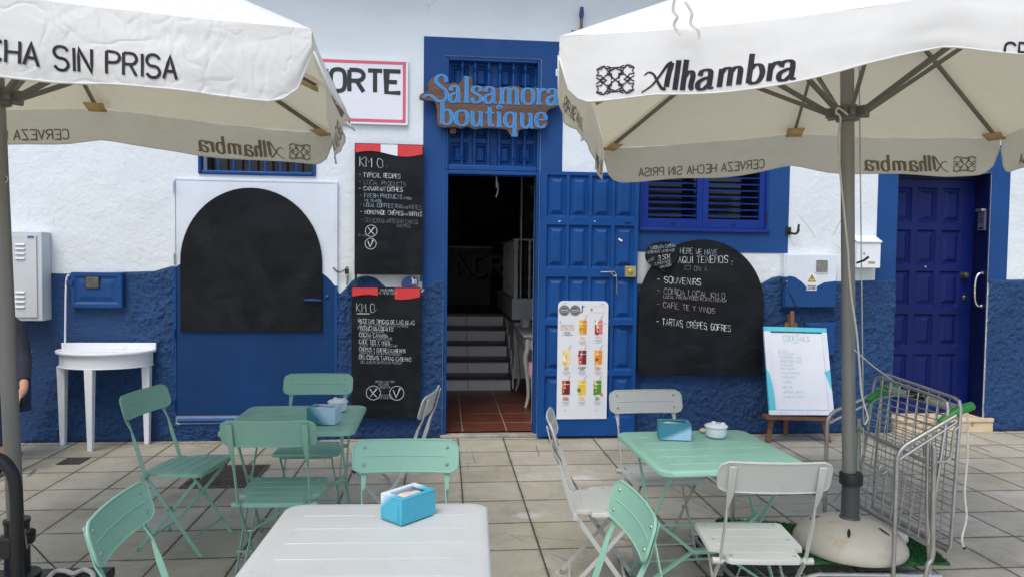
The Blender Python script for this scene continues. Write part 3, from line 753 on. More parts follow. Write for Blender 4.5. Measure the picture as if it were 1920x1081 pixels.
# ironmongery of the leaf
x, z = W(1182, 509, LY-.02); m = MB(); m.box((x, LY-.014, z), (.098, .026, .095)); m.lathe([(.022, 0), (.022, .008), (.016, .012), (0, .013)], (x, LY-.027, z), 18, axis=(0, -1, 0))
for a in (-1, 1):
    for b in (-1, 1): m.lathe([(.006, 0), (.006, .003), (0, .004)], (x+a*.038, LY-.027, z+b*.036), 8, axis=(0, -1, 0))
m.build('rim_lock', BRASS, leaf, bevel=.003)
m = MB(); p = [onY(a, b, LY-.02) for a, b in ((1126, 510), (1140, 510), (1152, 509), (1156, 516), (1151, 518), (1146, 511))]; m.tube(p, .006, 8)
p = [onY(a, b, LY-.015) for a, b in ((1155, 515), (1157, 530), (1156, 545), (1158, 552))]; m.tube(p, .003, 6); m.build('door_catch', STEEL, leaf)
x0_, z0_ = W(1172, 607, LY-.01); m = MB(); m.b2(x0_-.045, x0_+.05, LY-.018, LY-.001, z0_-.012, z0_+.012); m.tube([(x0_-.05, LY-.024, z0_), (x0_+.06, LY-.024, z0_)], .006, 8); m.build('door_bolt', BLUE, leaf)
m = MB(); x0_, z0_ = W(1178, 415, LY-.01); m.b2(x0_-.03, x0_+.03, LY-.012, LY-.001, z0_-.009, z0_+.009); m.build('hinge', BLUE, leaf)
for (px, py, a, w, h) in ((1163, 450, -.5, .038, .016), (1049, 415, .5, .02, .008), (1115, 415, 0, .010, .009)):
    q = onY(px, py, LY); c, s_ = cos(a), sin(a); m = MB()
    m.plate([(q.x+c*u*w/2-s_*v*h/2, q.z+s_*u*w/2+c*v*h/2) for u, v in ((-1, -1), (1, -1), (1, 1), (-1, 1))], LY-.006, LY-.0005)
    m.build('tape_scrap', SIGNW, leaf, smooth=False)

# ---- shuttered window
wy = D+.02
m = MB(); f = .012
cxm = (W(1317.5, 400)[0])
fx0, fx1, fz0, fz1 = wx0, wx1, wz0, wz1
m.b2(fx0, fx0+.028, D-.012, D+.08, fz0, fz1); m.b2(fx1-.028, fx1, D-.012, D+.08, fz0, fz1); m.b2(fx0+.028, fx1-.028, D-.011, D+.08, fz1-.03, fz1); m.b2(fx0+.028, fx1-.028, D-.011, D+.08, fz0, fz0+.02)
m.b2(fx0-.01, fx1+.01, D-.03, D-.0125, fz0-.014, fz0+.012)
wf = m.build('shuttered_window', BLUEF, bld, bevel=.003)
for (a, b) in ((fx0+.029, cxm-.001), (cxm+.001, fx1-.029)):
    m = MB(); st_ = .052; z0_, z1_ = fz0+.022, fz1-.032
    m.b2(a, a+st_, D+.004, D+.044, z0_, z1_); m.b2(b-st_, b, D+.004, D+.044, z0_, z1_); m.b2(a+st_, b-st_, D+.005, D+.043, z0_, z0_+.08); m.b2(a+st_, b-st_, D+.005, D+.043, z1_-.08, z1_)
    k = int((z1_-z0_-.16)/.056)
    for i in range(k):
        z = z0_+.08+.03+(z1_-z0_-.16)*(i/k)
        m.box(((a+b)/2, D+.026, z), (b-a-2*st_+.004, .036, .007), 0, 0, radians(20))
    sh = m.build('shutter', BLUEF, wf, bevel=.002)
    m = MB(); x = (a+b)/2; m.box((x, D+.003, z0_+.04), (.036, .008, .013)); m.build('shutter_catch', BLACKM, sh)
m = MB(); z = W(1436, 408)[1]; m.b2(fx1-.02, fx1-.008, D-.02, D-.0122, z-.05, z+.05); m.build('hinge', BLACKM, wf)
m = MB(); m.b2(wx0, wx1, D+.22, D+.225, wz0, wz1); m.build('pane', GLASSD, wf, smooth=False)

# ---- indigo front door in its deep reveal
RD = D+.20
m = MB()
x_r = W(1826, 560, RD)[0]
dlx0, dlx1 = rx0+.012, x_r; dlz0 = .14; dlz1 = rz1-.05
pc = [(1684, 1706), (1720, 1752), (1764, 1798)]
pr = [(765, 665), (650, 585), (573, 510), (494, 432), (417, 354)]
pr = [(790, 736), (720, 660), (645, 585), (571, 508), (494, 430), (417, 354)]
xs = [(dlx0, dlx0)]+[(W(a, 500, RD)[0], W(b, 500, RD)[0]) for a, b in ((1669, 1706), (1717, 1753), (1763, 1800))]+[(dlx1, dlx1)]
zs = [(dlz0, dlz0)]+[(W(1740, a, RD)[1], W(1740, b, RD)[1]) for a, b in ((725, 663), (648, 588), (573, 508), (496, 431), (417, 352))]+[(dlz1, dlz1)]
zs[1] = (dlz0+.10, zs[1][1])
panel_wall(m, xs, zs, RD, RD+.045, .02, 1)
fd = m.build('front_door', NAVY, bld, smooth=False)
m = MB(); m.b2(dlx1+.001, rx1-.001, RD-.03, RD+.05, .14, rz1-.001); m.b2(rx0+.001, dlx1+.001, RD-.028, RD+.05, dlz1+.001, rz1-.002); m.b2(rx0+.001, dlx0-.001, RD-.03, RD+.05, .14, dlz1)
m.b2(rx1-.012, rx1-.0005, D+.001, RD-.031, .13, rz1-.001)
m.build('door_frame', NAVYD, fd, bevel=.006)
for (px, py, big) in ((1808, 516, 1), (1811, 558, 0)):
    q = onY(px, py, RD-.02); m = MB()
    pf = [(.034, 0), (.034, .006), (.014, .01), (.014, .03), (.026, .04), (.031, .055), (.024, .066), (0, .069)] if big else [(.026, 0), (.026, .008), (.018, .016), (.006, .017), (0, .017)]
    m.lathe(pf, (q.x, RD, q.z), 20, axis=(0, -1, 0)); m.build('knob' if big else 'keyhole_plate', paint('aged_bronze%d' % big, (.10, .09, .08, 1), .35, .2, 10, .1, metal=.8), fd)
q = onY(1735, 500, RD); m = MB(); m.lathe([(.010, 0), (.010, .005), (0, .007)], (q.x, RD, q.z), 12, axis=(0, -1, 0)); m.build('peephole', STEEL, fd)
# pull handle on the right reveal
A = onY(1846, 512, D+.03); B = onY(1846, 574, D+.03)
xh = rx1-.014
m = MB(); pts = [(xh, D+.05, A.z), (xh-.035, D+.05, A.z-.005), (xh-.066, D+.05, A.z-.05), (xh-.075, D+.05, (A.z+B.z)/2), (xh-.066, D+.05, B.z+.05), (xh-.035, D+.05, B.z+.005), (xh, D+.05, B.z)]
m.tube(catmull(pts, 6), .0105, 12)
for zz in (A.z, B.z): m.lathe([(.021, 0), (.021, .008), (.013, .013)], (xh, D+.05, zz), 16, axis=(-1, 0, 0))
for k in (-1, 0, 1): m.lathe([(.0105, -.006), (.0155, 0), (.0105, .006)], (xh-.0735+abs(k)*.001, D+.05, (A.z+B.z)/2+k*.03), 14)
m.build('pull_handle', CHROME, fd)
# threshold step of cream limestone
s0, s1 = W(1675, 800)[0], W(1857, 800)[0]
m = MB(); m.b2(s0, s1, D-.035, RD+.04, 0.0, .095); m.b2(s0, s1, D-.045, RD+.04, .097, .135); m.build('door_step', STONE, bld, bevel=.006)

# ---- threshold of the shop
m = MB(); m.b2(dx0-.02, dx1+.02, D-.03, D+.06, 0, .028); m.build('threshold', paint('worn_concrete', (.30, .285, .25, 1), .8, .25, 9, .5, 50, dirt=(.55, .54, .52, 1), dirt_amt=.6), bld, bevel=.006)

# ================================================================== INTERIOR
FLZ = .04
rb_ = [731, 699, 667, 639, 610]
YS = [onZ(890, y, FLZ+.165*i).y for i, y in enumerate(rb_)]
for i in range(1, 5): YS[i] = min(max(YS[i], YS[i-1]+.27), YS[i-1]+.36)
YB = YS[4]+3.0
IX0, IX1 = -1.3, 3.4; SX0_ = -.756
m = MB(); m.add([(IX0, D+.06, FLZ), (IX1, D+.06, FLZ), (IX1, YS[0]+.01, FLZ), (IX0, YS[0]+.01, FLZ)], [(0, 1, 2, 3)]); m.build('interior_floor', TERRA, bld, smooth=False)
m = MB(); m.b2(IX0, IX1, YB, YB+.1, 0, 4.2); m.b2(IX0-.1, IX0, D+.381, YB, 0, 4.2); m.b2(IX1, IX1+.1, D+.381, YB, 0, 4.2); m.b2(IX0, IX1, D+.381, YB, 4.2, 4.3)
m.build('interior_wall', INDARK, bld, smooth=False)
m = MB(); m.b2(SX0_-.06, SX0_, D+.381, YS[0]+1.2, 0, 3.4); m.build('unseen_bounce_wall', INWHITE, bld, smooth=False)  # white wall out of view, added to bounce daylight towards the stairs
m = MB(); m.b2(SX0_, 3.2, D+.381, 9.3, 3.0, 3.05); m.build('unseen_bounce_ceiling', INWHITE, bld, smooth=False)  # low white ceiling added above the visible doorway as a reflector for the hall
stair = MB(); X_S = [W(p, y, YS[i])[0] for i, (p, y) in enumerate(((960, 720), (954, 690), (949, 658), (945, 625), (940, 600)))]
XS1 = X_S[0]
SX0 = -.75
for i in range(5):
    z = FLZ+.165*i; yb = YS[i+1]+.02 if i < 4 else YS[4]+3.0
    stair.b2(SX0, XS1-.02, YS[i]+.0, YS[i]+.012, z, z+.128, 0)
    a = W(835, 700, YS[i])[0]+.27
    for gx in (a, ): stair.b2(gx-.003, gx+.003, YS[i]-.001, YS[i], z+.004, z+.127, 2)
    stair.b2(SX0, XS1, YS[i]-.025, yb, z+.130, z+.165, 1)
    stair.b2(SX0, XS1, YS[i]+.0125, yb, z, z+.129, 1)
    stair.b2(XS1+.001, XS1+.016, YS[i]-.03, YS[i]+.25, z+.02, z+.27, 0)
stair.build('staircase', [RISER, TREAD, paint('dark_grout', (.12, .11, .1, 1), .9, .1, 5, 0)], bld, bevel=.003)
# raised platform wall right of the stairs with white kerb and turned balustrade
PZ = FLZ+.165*5+.01; YP = YS[0]+.02
m = MB(); m.b2(XS1+.02, IX1, YP, YP+.14, FLZ+.135, PZ-.03, 0); m.b2(XS1+.02, IX1, YP-.008, YP+.14, FLZ, FLZ+.134, 1); m.b2(XS1-.03, IX1, YP-.03, YB, PZ-.028, PZ+.0, 1)
m.b2(XS1+.019, XS1+.16, YP+.141, YB, FLZ, PZ-.03, 0)
m.build('platform_wall', [INWHITE, TREAD], bld, bevel=.003)
bal = thing('balustrade', 'white turned balustrade standing on the white kerb inside the dark shop doorway', 'railing', (XS1, YP, PZ))
m = MB(); m.b2(XS1-.01, IX1-.02, YP-.015, YP+.12, PZ+.001, PZ+.25); m.b2(XS1-.01, XS1+.11, YP+.1205, YP+2.4, PZ+.001, PZ+.25); m.build('kerb', INWHITE, bal, bevel=.004)
zr0, zr1 = PZ+.252, W(990, 451, YP)[1]
m = MB(); m.b2(XS1, IX1-.03, YP+.03, YP+.07, zr1, zr1+.02); m.b2(XS1+.03, XS1+.07, YP+.071, YP+2.3, zr1, zr1+.02); m.build('rail', INWHITE, bal)
for k in range(9):
    m = MB(); c = (XS1+.05, YP+.05+.26*k) if k < 8 else (XS1+.20, YP+.05)
    m.lathe(turned(0, 0, zr0, zr1-.001, .014), (c[0], c[1], 0), 8); m.build('baluster', INWHITE, bal)
m = MB(); m.b2(XS1+.01, XS1+.05, YP+.005, YP+.025, zr0, zr1-.001); m.build('newel_post', INWHITE, bal)
m = MB(); x = W(978, 400, YP+.3)[0]; m.tube([(x, YP+.3, PZ+.01), (x, YP+.3, 4.19)], .028, 12); tag(recentre(m.build('steel_post', STEEL), (x, YP+.3, PZ)), 'grey steel post rising behind the white balustrade in the dark doorway', 'post')
# display shelf with jars and cake boxes behind the balustrade
sh = thing('display_shelf', 'dim open shelf unit with boxes behind the grey post inside the doorway', 'shelf', (XS1+.55, YP+.9, PZ))
m = MB()
for zz in (.02, .45, .85, 1.2, 1.5): m.b2(XS1+.22, XS1+1.1, YP+.75, YP+1.15, PZ+zz, PZ+zz+.025)
for xx in (XS1+.22, XS1+1.07): m.b2(xx, xx+.03, YP+.751, YP+.78, PZ+.001, PZ+1.9)
m.b2(XS1+.22, XS1+1.1, YP+1.151, YP+1.16, PZ+.001, PZ+1.9)
m.build('rack', paint('dark_shelf', (.05, .05, .05, 1), .4, .2, 4, .1), sh)
for k, (xx, zz, w, h, c) in enumerate(((.36, 1.525, .16, .14, (.25, .22, .16, 1)), (.62, 1.525, .22, .1, (.3, .3, .3, 1)), (.33, 1.225, .12, .1, (.2, .15, .1, 1)), (.40, .875, .2, .12, (.12, .1, .1, 1)))):
    o = MB().box((XS1+xx, YP+.93, PZ+zz+.001+h/2), (w, .2, h)).build('box', paint('carton%d' % k, c, .7, .1, 5, .1), bevel=.006)
    tag(recentre(o, (XS1+xx, YP+.93, PZ+zz)), ('tan carton', 'grey carton', 'small brown carton', 'dark carton')[k]+' on the dim shelf unit inside the doorway, '+('top board', 'top board farther right', 'middle board', 'lower board')[k], 'box')
# counter with painted shadow lettering
YC = YS[4]+1.5
cz1 = W(900, 466, YC)[1]
ctr = thing('counter', 'dark grey counter with big outlined NOR lettering at the top of the stairs', 'counter', (.2, YC, PZ))
cm = MB(); cm.b2(IX0+.05, XS1-.1, YC, YC+.5, PZ+.001, cz1, 0)
st_, ln = strokes('NOR', False)
def cfn(dy):
    A = onY(856, 515, YC); B = onY(942, 519, YC)
    k = (B.x-A.x)/ln; h = (onY(900, 481, YC).z-onY(900, 516, YC).z)
    return lambda px, py: (A.x+px*k, YC-.002-dy, A.z+py*h), k, h
fn, k_, h_ = cfn(0)
for q in st_:
    e = eps(); cm.ribbon([(a+.07, b-.06) for a, b in q], lambda t, g_: .34, lambda a, b: Vector(fn(a, b))+Vector((0, -e, 0)), 1)
for q in st_:
    e = eps(); cm.ribbon(q, lambda t, g_: .20, lambda a, b: Vector(fn(a, b))+Vector((0, -e-.002, 0)), 2)
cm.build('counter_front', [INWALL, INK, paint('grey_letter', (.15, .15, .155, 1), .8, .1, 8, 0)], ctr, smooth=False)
m = MB(); m.b2(IX0+.05, XS1-.06, YC-.04, YC+.55, cz1+.001, cz1+.035); m.build('counter_top', paint('dark_top', (.03, .03, .03, 1), .3, .2, 5, 0), ctr)
m = MB()
m.b2(IX0+.3, .25, YB-.45, YB-.02, PZ+.001, PZ+1.9)
tag(recentre(m.build('tall_cupboard', paint('dark_cupboard', (.045, .042, .04, 1), .6, .2, 4, .1), bevel=.01), (-.3, YB-.2, PZ)), 'dark tall cupboard against the back wall behind the counter', 'cupboard')
# console with cabriole legs and bin just inside the door
tb = thing('hall_console', 'worn white console with curved cabriole legs just inside the shop door', 'console table', (1.35, 7.6, FLZ))
q0 = onZ(968, 731, FLZ); q1 = onZ(996, 763, FLZ)
tz = .78; hx0 = q0.x-.02; hy0, hy1 = q1.y-.03, q0.y+.02
hx1 = hx0+.42
m = MB(); m.b2(hx0-.02, hx1, hy0-.02, hy1+.02, tz, tz+.025); m.build('tabletop', SHABBY, tb, bevel=.006)
m = MB(); m.b2(hx0+.015, hx1-.02, hy0+.015, hy1-.015, tz-.13, tz-.001); m.build('apron', SHABBY, tb)
m = MB(); m.b2(hx0+.008, hx0+.0145, hy0+.2, hy1-.2, tz-.105, tz-.03); m.lathe([(.012, 0), (.014, .012), (0, .02)], (hx0+.008, (hy0+hy1)/2, tz-.068), 10, 0, axis=(-1, 0, 0)); m.build('drawer', SHABBY, tb)
for (xx, sx) in ((hx0+.03, -1), (hx1-.05, 1)):
    for (yy, sy) in ((hy0+.03, -1), (hy1-.03, 1)):
        m = MB(); P = [(xx, yy, tz-.02), (xx+.0*sx, yy+.01*sy, tz-.12), (xx+.022*sx, yy+.018*sy, tz-.22), (xx-.004*sx, yy, tz-.42), (xx-.016*sx, yy-.012*sy, tz-.6), (xx+.008*sx, yy+.012*sy, FLZ+.02), (xx+.02*sx, yy+.02*sy, FLZ)]
        m.tube(catmull(P, 5), [.03-.0005*i for i in range(6)]+[.027-.0006*i for i in range(25)], 8); m.build('leg', SHABBY, tb)
q = onZ(985, 609, tz+.03)
o = MB().lathe([(.05, 0), (.058, .004), (.06, .09), (.055, .09), (.053, .01), (0, .01)], (hx0+.10, hy1-.2, tz+.0255), 22).build('bowl', INWHITE); tag(recentre(o, (hx0+.1, hy1-.2, tz+.025)), 'small white round bowl on the console inside the door', 'bowl')
bn = thing('waste_bin', 'white waste bin with pink liner beside the console inside the door', 'bin', (hx0+.12, hy0-.22, FLZ))
m = MB(); m.lathe([(.11, 0), (.15, .5), (.14, .5), (.1, .02), (0, .02)], (hx0+.17, hy0-.22, FLZ+.001), 20); m.build('bin_body', INWHITE, bn)
m = MB(); m.lathe([(.152, .36), (.166, .40), (.160, .45), (.156, .505), (.138, .506), (.13, .40)], (hx0+.17, hy0-.22, FLZ), 20); m.build('bin_liner', paint('pink_liner', S(222, 190, 200), .6, .1, 20, .3, 40), bn)
# hanging cable in the doorway
P = [onY(a, b, D+.5) for a, b in ((931, 323), (931, 336), (934, 350), (933, 360), (930, 370))]
P = [(p.x, p.y, p.z) for p in P]; P.insert(0, (P[0][0], P[0][1], 4.19))
m = MB(); m.tube(catmull(P, 5), .006, 8); tag(recentre(m.build('hanging_cable', WHITEB), P[0]), 'short white cable hanging inside the top of the shop doorway', 'cable')

# ================================================================== THINGS ON THE FACADE
def thing_from(o, loc, label, cat, group=None): return tag(recentre(o, loc), label, cat, group)

# ---- NORTE street sign
YSN = D-.03
q = lambda x, y, Y=D: W(x, y, Y)
sg = thing('street_sign', 'white enamel street sign with red border and black lettering NORTE', 'sign', (q(690, 170)[0], D, q(690, 236)[1]))
c4 = [q(553, 227, YSN), q(764.5, 237, YSN), q(764.5, 113, YSN), q(553, 105, YSN)]
m = MB(); m.plate(rrect(c4[0][0], c4[1][0], (c4[0][1]+c4[1][1])/2, (c4[2][1]+c4[3][1])/2, .012, 3), YSN, D-.002, 0)
bx = (c4[0][0]+.018, c4[1][0]-.018, (c4[0][1]+c4[1][1])/2+.018, (c4[2][1]+c4[3][1])/2-.018); b = .026
for (a_, b_, c_, d_) in ((bx[0], bx[1], bx[3]-b, bx[3]), (bx[0], bx[1], bx[2], bx[2]+b), (bx[0], bx[0]+b, bx[2]+b, bx[3]-b), (bx[1]-b, bx[1], bx[2]+b, bx[3]-b)): m.b2(a_, b_, YSN-.0015, YSN+.001, c_, d_, 1)
st_, ln = strokes('NORTE', True)
A, B = onY(585, 170, YSN), onY(751, 175, YSN); hh_ = .182; k_ = (B-A).x/ln; dz_ = (B-A).z/(B-A).x
for s_ in st_:
    y = YSN-.002-eps(); m.ribbon([(a*k_, b*hh_) for a, b in s_], lambda t, g_: .036, lambda x, z, y=y: (A.x+x, y, A.z+z+.003), 2)
m.build('sign_plate', [SIGNW, REDB, SIGNK], sg, bevel=0)
m = MB()
for px, py in ((755, 127), (755, 225), (562, 118), (562, 216)): x, z = q(px, py, YSN); m.lathe([(.008, 0), (.006, .004), (0, .005)], (x, YSN-.001, z), 8, axis=(0, -1, 0))
m.build('screw', STEEL, sg)

# ---- carved shop name board over the door
YN = D-.085
nb = thing('shop_name_board', 'brown wavy-edged wooden board with raised blue lettering Salsamora boutique above the door', 'sign', (q(920, 200)[0], D, q(920, 250)[1]))
def cpx(x, y): return (780+x/3.603, 50+y/3.603)
ol = [(24, 490), (30, 458), (72, 438), (84, 420), (82, 385), (105, 348), (150, 336), (190, 352), (214, 388), (255, 378), (292, 386), (318, 350), (355, 336), (382, 352), (386, 396), (420, 412), (480, 402), (520, 410), (565, 418), (620, 404), (680, 404), (712, 414), (760, 424), (800, 412), (845, 420), (900, 420), (962, 432), (972, 500), (962, 534), (925, 550), (893, 566), (882, 600), (890, 655), (868, 684), (820, 694), (780, 686), (735, 692), (698, 700), (692, 730), (672, 744), (632, 728), (615, 698), (560, 690), (480, 686), (430, 690), (395, 696), (350, 678), (300, 690), (262, 680), (200, 684), (155, 676), (144, 640), (140, 560), (124, 510), (70, 500)]
pw = [W(*cpx(x, y), YN) for x, y in ol]
pw = catmull(pw, 3, True)
m = MB(); m.plate(pw, YN, YN+.034, 0)
m.build('board', SIGNWOOD, nb, ang=30, bevel=.004)
def name_letter(mb, ch, x0, x1, base, xh, mats, wmax, wmin):
    """glyph with its own x range and baseline in crop pixels, on the board"""
    adv = {'a': .86, 'l': .5, 's': .64, 'm': 1.4, 'o': .88, 'r': .68, 'b': .9, 'u': .94, 't': .62, 'i': .44, 'q': .96, 'e': .8, 'S': 1.08}[ch]
    A = onY(*cpx(x0, base), YN); B = onY(*cpx(x1, base), YN)
    k = (B.x-A.x)/adv; h = xh/3.603*.00472
    for lvl, (mi, grow, dy) in enumerate(mats):
        for kind, p in lc_strokes(ch):
            e = eps()
            pts = [(a*k, b*h) for a, b in p]
            if kind == 2: wf = lambda t, g_, gr=grow: .009+gr
            else: wf = lambda t, g_, gr=grow: wmin+(wmax-wmin)*abs(g_.y)**1.3+gr
            mb.ribbon(pts, wf, lambda a, b, y=YN-dy-e: (A.x+a, y, A.z+b), mi)
m = MB(); LV = ((0, .006, .004), (1, 0.0, .006))
for ch, a, b, bs in (('S', 112, 214, 503), ('a', 222, 306, 511), ('l', 316, 366, 513), ('s', 374, 444, 514), ('a', 458, 545, 518), ('m', 556, 704, 522), ('o', 714, 798, 526), ('r', 808, 872, 527), ('a', 880, 964, 529)):
    name_letter(m, ch, a, b, bs, 104, LV, .0265, .007)
for ch, a, b, bs in (('b', 158, 250, 662), ('o', 264, 354, 668), ('u', 362, 456, 672), ('t', 468, 532, 676), ('i', 540, 582, 678), ('q', 592, 688, 680), ('u', 696, 794, 684), ('e', 804, 880, 682)):
    name_letter(m, ch, a, b, bs, 96, LV, .0265, .007)
m.build('raised_lettering', [LETL, LETB], nb, smooth=False)
m = MB()
for a, b in ((250, 700), (800, 470)):
    x, z = W(*cpx(a, b), YN); m.box((x, YN+.034+(D-YN-.034)/2, z), (.05, D-YN-.036, .04))
m.build('spacer', SIGNWOOD, nb)

# ---- KM 0 chalk panels
def awning_panel(label, px, pz, header, lines, extras, white_mid):
    x0, x1 = px; Yb = D-.072
    X0, X1 = W(x0, 500, Yb)[0], W(x1, 500, Yb)[0]; Z1, Z0 = W((x0+x1)/2, pz[0], Yb)[1], W((x0+x1)/2, pz[1], Yb)[1]
    t = thing('chalk_panel', label, 'chalkboard', ((X0+X1)/2, D, Z0))
    m = MB(); m.b2(X0, X1, Yb, Yb+.022, Z0, Z1, 0)
    for f_ in lines: f_(m, Yb)
    m.build('board', [BOARD, CHALK, CHALKD, CHALKC], t, smooth=False)
    hgt = header/213.0
    m = MB(); n = 24; Wd = X1-X0-.012
    top = Z1-.006
    for i in range(n):
        a, b = i/n, (i+1)/n
        za = top-hgt*(.80-.30*sin(2*pi*a+.15)*.7); zb_ = top-hgt*(.80-.30*sin(2*pi*b+.15)*.7)
        mi = 0 if (a < .365 or a >= .62) else 1
        xa, xb = X0+.006+Wd*a, X0+.006+Wd*b
        m.add([(xa, Yb-.004, za), (xb, Yb-.004, zb_), (xb, Yb-.004, top), (xa, Yb-.004, top), (xa, Yb-.0005, za), (xb, Yb-.0005, zb_)], [(0, 1, 2, 3), (0, 4, 5, 1)], mi)
    hd = [RED, SIGNW if white_mid else BOARD]
    if not white_mid:
        hd += [CHALK, CHALKC]
        for a in extras: a(m, Yb-.004)
    m.build('awning_header', hd, t, smooth=False)
    m = MB()
    for xx in (X0+.012, X1-.012): m.b2(xx-.010, xx+.010, Yb+.002, Yb+.0178, Z0-.055 if white_mid else Z0-.01, Z0-.0005)
    m.tube([(X1-.006, Yb-.006, Z1-.02), (X1+.012, Yb-.006, Z1-.02)], .008, 8); m.build('board_foot', BLACKM, t)
    return t
def T(text, x0, y0, x1, y1, h, mi=1, wd=.11, **k): return lambda m, Y: chalk(m, text, (x0, y0), (x1, y1), h, Y, mi, wd, **k)
def circle_mark(cx, cy, r, kind, mi=1):
    def f_(m, Y):
        C = onY(cx, cy, Y); R_ = r*.0047
        y = Y-.0017-eps(); fn = lambda a, b, y=y: (C.x+a, y, C.z+b)
        m.ribbon(ring2(0, 0, R_), lambda t, g_: .004, fn, mi)
        y2 = Y-.0024-eps(); fn2 = lambda a, b, y=y2: (C.x+a, y, C.z+b)
        if kind == 'x':
            m.ribbon([(-.5*R_, .6*R_), (-.1*R_, 0), (.5*R_, -.6*R_)], lambda t, g_: .006, fn2, mi); y3 = y2-.0003
            m.ribbon([(.5*R_, .6*R_), (.0*R_, 0), (-.5*R_, -.65*R_)], lambda t, g_: .010*(1.3-t), lambda a, b: (C.x+a, y3, C.z+b), 3)
        else:
            m.ribbon([(-.5*R_, .45*R_), (-.1*R_, -.6*R_), (.35*R_, .4*R_)], lambda t, g_: .007, fn2, mi); y3 = y2-.0003
            m.ribbon([(.25*R_, .25*R_), (.4*R_, .6*R_), (.6*R_, .62*R_)], lambda t, g_: .016*sin(pi*min(max(t, .12), .88)), lambda a, b: (C.x+a, y3, C.z+b), 3)
    return f_
L1 = [T('KM 0', 674, 312, 718, 315, 19, wd=.075), T(':', 726, 313, 729, 313, 5, wd=.3), T('- TYPICAL RECIPES', 673, 332, 751, 335, 9.5, wd=.15), T('- LOCAL PRODUCTS', 673, 345, 761, 350, 9, 2, .11), T('- CANARIAN DISHES', 673, 357, 755, 360, 9, wd=.15),
      T('- FRESH PRODUCTS', 675, 370, 754, 373, 8.5, 3, .11), T('FROM', 758, 374, 771, 375, 5, 3, .13), T('THE ISLANDS', 683, 378, 715, 379, 5, 3, .13), T('- LOCAL COFFEES,TEAS', 675, 387, 756, 391, 8, 3, .11), T('AND', 757, 391, 765, 391, 4, 3, .13), T('WINES', 767, 391, 791, 395, 9, 2, .11),
      T('- HOMEMADE CRÊPES', 676, 401, 756, 404, 8.5, wd=.15), T('AND', 757, 404, 765, 404, 4, wd=.16), T('WAFFLES', 767, 405, 791, 406, 8.5, wd=.14), T('- DELICIOUS ARTESAN CAKES', 677, 416, 783, 420, 8, 2, .11), T('AND PIES', 743, 426, 769, 427, 6, 2, .12),
      circle_mark(696, 433, 10.5, 'x'), circle_mark(695, 457, 10, 'v'), T('SIN POR', 672, 443, 688, 444, 4.5, 2, .13)]
awning_panel('upper black chalk panel headed KM 0 in English under a red and white awning strip', (664.5, 792), (270, 515), 21, L1, [], True)
L2 = [T('KM 0', 669, 583, 702, 585, 17, wd=.075), T(':', 706, 583, 709, 583, 6, wd=.3), T('*RECETAS TIPICAS DE LAS ISLAS', 671, 604, 777, 608, 8, wd=.14), T('RECETTES TYPIQUES DES ILES CANARIES', 675, 609, 765, 613, 5.5, 3, .11), T('*PRODUCTOS LOCALES', 671, 617, 737, 620, 7.5, wd=.14), T('PRODUITS LOCAUX', 675, 622, 720, 623, 5.5, 3, .11),
      T('*COCINA CANARIA', 672, 630, 727, 632, 7.5, wd=.14), T('CUISINE CANARIENNE', 675, 636, 736, 637, 5.5, 3, .11), T('*CAFÉ, TÉS Y VINOS', 672, 643, 731, 646, 7.5, wd=.14), T('CAFÉS, THÉS ET VINS LOCAUX', 675, 648, 745, 650, 5.5, 3, .11), T('*CRÊPES Y GOFRES CASEROS', 672, 657, 760, 661, 7.5, wd=.14), T('CRÊPES ET GAUFFRES MAISON', 675, 663, 752, 666, 5.5, 3, .11),
      T('*DELICIOSAS TARTAS CASERAS', 672, 672, 771, 677, 8, wd=.14), T('DELICIEUX GATEAUX MAISON', 676, 680, 754, 682, 5.5, 3, .11), T('PREGUNTAR POR', 704, 717, 739, 717, 4.5, 3, .12), T('NUESTROS', 709, 722, 729, 722, 4, 3, .12), T('PRODUCTOS', 712, 727, 732, 727, 4, 3, .12), T('DEMANDEZ', 714, 742, 735, 742, 4, 3, .12), T('NOS PRODUITS', 710, 747, 737, 747, 4, 3, .12),
      circle_mark(700, 735.5, 13, 'x'), circle_mark(744, 736, 13, 'v')]
L2.append(lambda m, Y: m.add([(W(669, 588, Y)[0], Y-.0017, W(669, 588, Y)[1]), (W(693, 588, Y)[0], Y-.0017, W(693, 588, Y)[1]), (W(693, 587, Y)[0], Y-.0017, W(693, 586.8, Y)[1]), (W(669, 587, Y)[0], Y-.0017, W(669, 586.8, Y)[1])], [(0, 1, 2, 3)], 1))
EX = [T('SALSAMORA', 713, 545, 739, 545.5, 4.5, 2, .14), T('EL PESO NORTE', 711, 551, 745, 552, 5, 3, .12)]
awning_panel('lower black chalk panel headed KM 0 in Spanish under a red and black awning strip', (659.5, 789), (538, 783), 21, L2, EX, False)
# ---- blue fish plaque
Yf = D-.050
FC = onY(769, 530, Yf)
fs_ = thing('fish_plaque', 'small dark blue fish plaque with a white eye between the two chalk panels', 'plaque', (FC.x, D, FC.z-.05))
m = MB(); m.plate([(FC.x+.076*cos(a)*(1 if cos(a) < 0 else .92), FC.z+.052*sin(a)*(1-.25*cos(a))+.012*cos(a)) for a in [2*pi*k/28 for k in range(28)]], Yf, D-.003, 0)
for k, (r, mi) in enumerate(((.013, 1), (.007, 0))): m.lathe([(r, 0), (0, .001)], (FC.x+.044, Yf-.0005-.001*k, FC.z+.018), 16, mi, axis=(0, -1, 0))
m.ribbon([(FC.x+.012, FC.z+.048), (FC.x+.026, FC.z+.02), (FC.x+.022, FC.z-.01)], lambda t, g_: .010, lambda a, b: (a, Yf-.0012, b), 1)
m.ribbon([(FC.x+.03, FC.z-.008), (FC.x+.06, FC.z+.0)], lambda t, g_: .005, lambda a, b: (a, Yf-.0012, b), 1)
